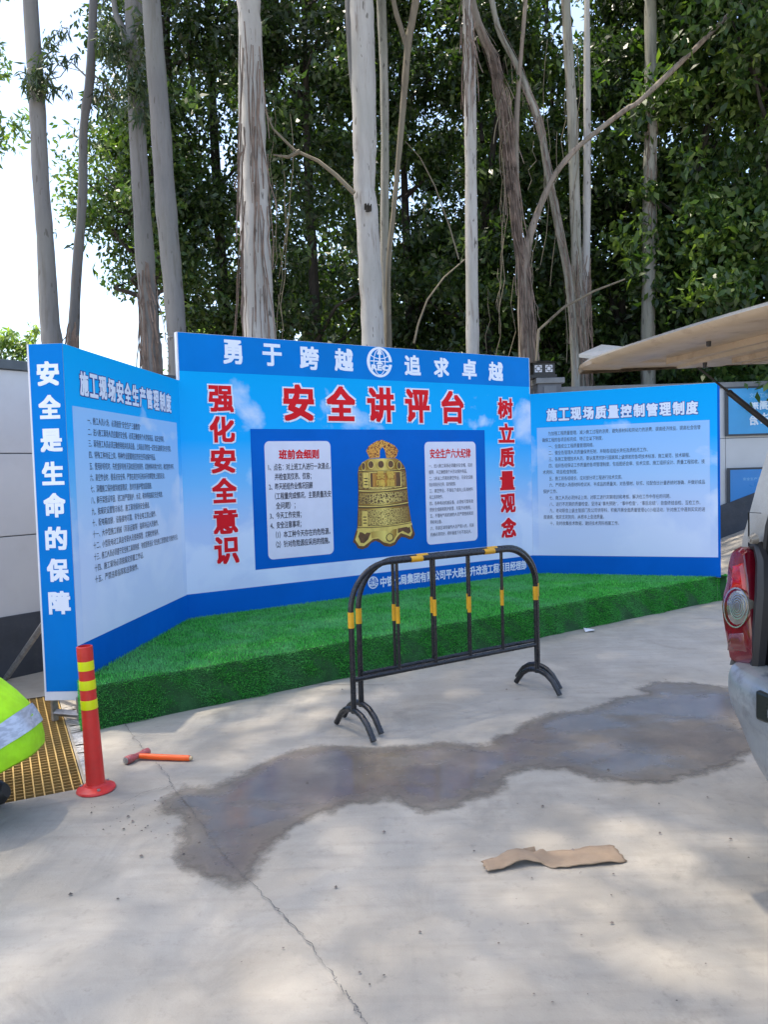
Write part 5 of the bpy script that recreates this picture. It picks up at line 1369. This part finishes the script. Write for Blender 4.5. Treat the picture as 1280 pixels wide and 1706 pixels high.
# facing -x; y = side
J = [(.10, 0, .225, .165, .21), (-.12, 0, .46, .13, .15), (-.27, 0, .62, .14, .16), (-.36, 0, .74, .09, .10), (-.41, 0, .80, .055), (-.47, 0, .88, .085, .09), (-.50, 0, .95, .07, .075),
     (-.04, .11, .28, .10), (-.36, .17, .42, .065), (-.07, .14, .11, .048), (-.04, -.11, .28, .10), (-.36, -.17, .42, .065), (-.07, -.14, .11, .048),
     (-.32, .19, .68, .06), (-.42, .25, .48, .045), (-.62, .18, .38, .033), (-.32, -.19, .68, .06), (-.42, -.25, .48, .045), (-.62, -.18, .38, .033)]
E = [(0, 1), (1, 2), (2, 3), (3, 4), (4, 5), (5, 6), (0, 7), (7, 8), (8, 9), (0, 10), (10, 11), (11, 12), (3, 13), (13, 14), (14, 15), (3, 16), (16, 17), (17, 18)]
body = skin_body('body', J, E, TROUS, per)
q = MB(); q.lathe([(.0, -.12), (.06, -.10), (.088, -.02), (.092, .03), (.075, .09), (.03, .118), (0, .12)], 18, c=(-.50, 0, .93)); q.build('head', SKIN, per, smooth=True, sub=1)
q = MB(); q.lathe([(.094, -.03), (.099, .03), (.082, .098), (.034, .128), (0, .13)], 18, c=(-.485, 0, .935)); q.build('hair', HAIR, per, smooth=True, sub=1)
for sy in (-1, 1):
    q = MB(); q.tube([(-.66, sy * .18, .365), (-.70, sy * .175, .35)], [.036, .030], 8); q.build('palm', SKIN, per, smooth=True)
    for k in range(4): y_ = sy * .155 + .018 * k * sy; q = MB(); q.tube([(-.69, y_, .355), (-.73, y_, .34), (-.75, y_, .315)], [.0095, .009, .007], 6); q.build('finger', SKIN, per, smooth=True)
    q = MB(); q.tube([(-.655, sy * .15, .37), (-.69, sy * .13, .36)], [.011, .008], 6); q.build('thumb', SKIN, per, smooth=True)
    # shoe with heel towards the camera's right
    q = MB(); q.tube([(.075, sy * .14, .085), (.05, sy * .14, .075), (-.05, sy * .14, .055), (-.19, sy * .15, .042), (-.26, sy * .16, .03)], [.035, .058, .055, .044, .02], 12); q.build('shoe', SHOE, per, smooth=True)
# vest: rings along the bent back from the hem (hips) to the shoulders
def ring(c, nrm, a, b, k=28, ripple=0., seed=0):
    nrm = np.array(nrm, float); nrm /= np.linalg.norm(nrm); u = np.array([0, 1.0, 0]); w_ = np.cross(nrm, u)
    rr = np.random.default_rng(seed); ph = rr.uniform(0, 6, 3)
    return [np.array(c) + u * a * math.cos(2 * math.pi * i / k) * (1 + ripple * math.sin(5 * 2 * math.pi * i / k + ph[0]) + .018 * math.sin(13 * 2 * math.pi * i / k + 14 * c[0]) + .012 * math.sin(11 * c[2] * 4 + i)) + w_ * b * math.sin(2 * math.pi * i / k) * (1 + ripple * math.sin(7 * 2 * math.pi * i / k + ph[1]) + .018 * math.sin(13 * 2 * math.pi * i / k + 14 * c[0]) + .012 * math.sin(11 * c[2] * 4 + i)) for i in range(k)]
# (centre, normal, half width, half thickness)
RG = [((.115, 0, .265), (.30, 0, -.95), .245, .185, .05), ((.105, 0, .33), (.42, 0, -.90), .26, .205, .04), ((.06, 0, .42), (.60, 0, -.80), .255, .21, .03), ((-.03, 0, .51), (.70, 0, -.72), .24, .20, .02), ((-.13, 0, .61), (.7, 0, -.72), .235, .185, .02), ((-.24, 0, .70), (.68, 0, -.74), .24, .165, .02), ((-.33, 0, .77), (.66, 0, -.75), .20, .12, .01), ((-.385, 0, .81), (.66, 0, -.75), .10, .085, 0)]
V = []; kk = 28
for i, (c, nn, a_, b2_, rp) in enumerate(RG): V += [tuple(p) for p in ring(c, nn, a_, b2_, kk, rp, 3)]
q = MB(); q.add(V, [(i * kk + k, i * kk + (k + 1) % kk, (i + 1) * kk + (k + 1) % kk, (i + 1) * kk + k) for i in range(len(RG) - 1) for k in range(kk)])
vest = q.build('vest', VEST, per, smooth=True); m_ = vest.modifiers.new('thick', 'SOLIDIFY'); m_.thickness = .006; m_ = vest.modifiers.new('sub', 'SUBSURF'); m_.levels = 1; m_.render_levels = 1
def vest_band(t0, t1, nm='reflective_band'):
    def lerp(t_): i = min(int(t_), len(RG) - 2); f_ = t_ - i; A_, B_ = RG[i], RG[i + 1]; return [tuple(np.array(A_[0]) * (1 - f_) + np.array(B_[0]) * f_), tuple(np.array(A_[1]) * (1 - f_) + np.array(B_[1]) * f_), (A_[2] * (1 - f_) + B_[2] * f_) + .005, (A_[3] * (1 - f_) + B_[3] * f_) + .005, A_[4] * (1 - f_) + B_[4] * f_]
    V = []; S_ = 4
    for s_ in range(S_ + 1):
        c, nn, a_, b2_, rp = lerp(t0 + (t1 - t0) * s_ / S_); V += [tuple(p) for p in ring(c, nn, a_, b2_, kk, rp, 3)]
    q = MB(); q.add(V, [(i * kk + k, i * kk + (k + 1) % kk, (i + 1) * kk + (k + 1) % kk, (i + 1) * kk + k) for i in range(S_) for k in range(kk)]); q.build(nm, TAPE, vest, smooth=True)
vest_band(1.15, 1.85); vest_band(3.3, 3.9)
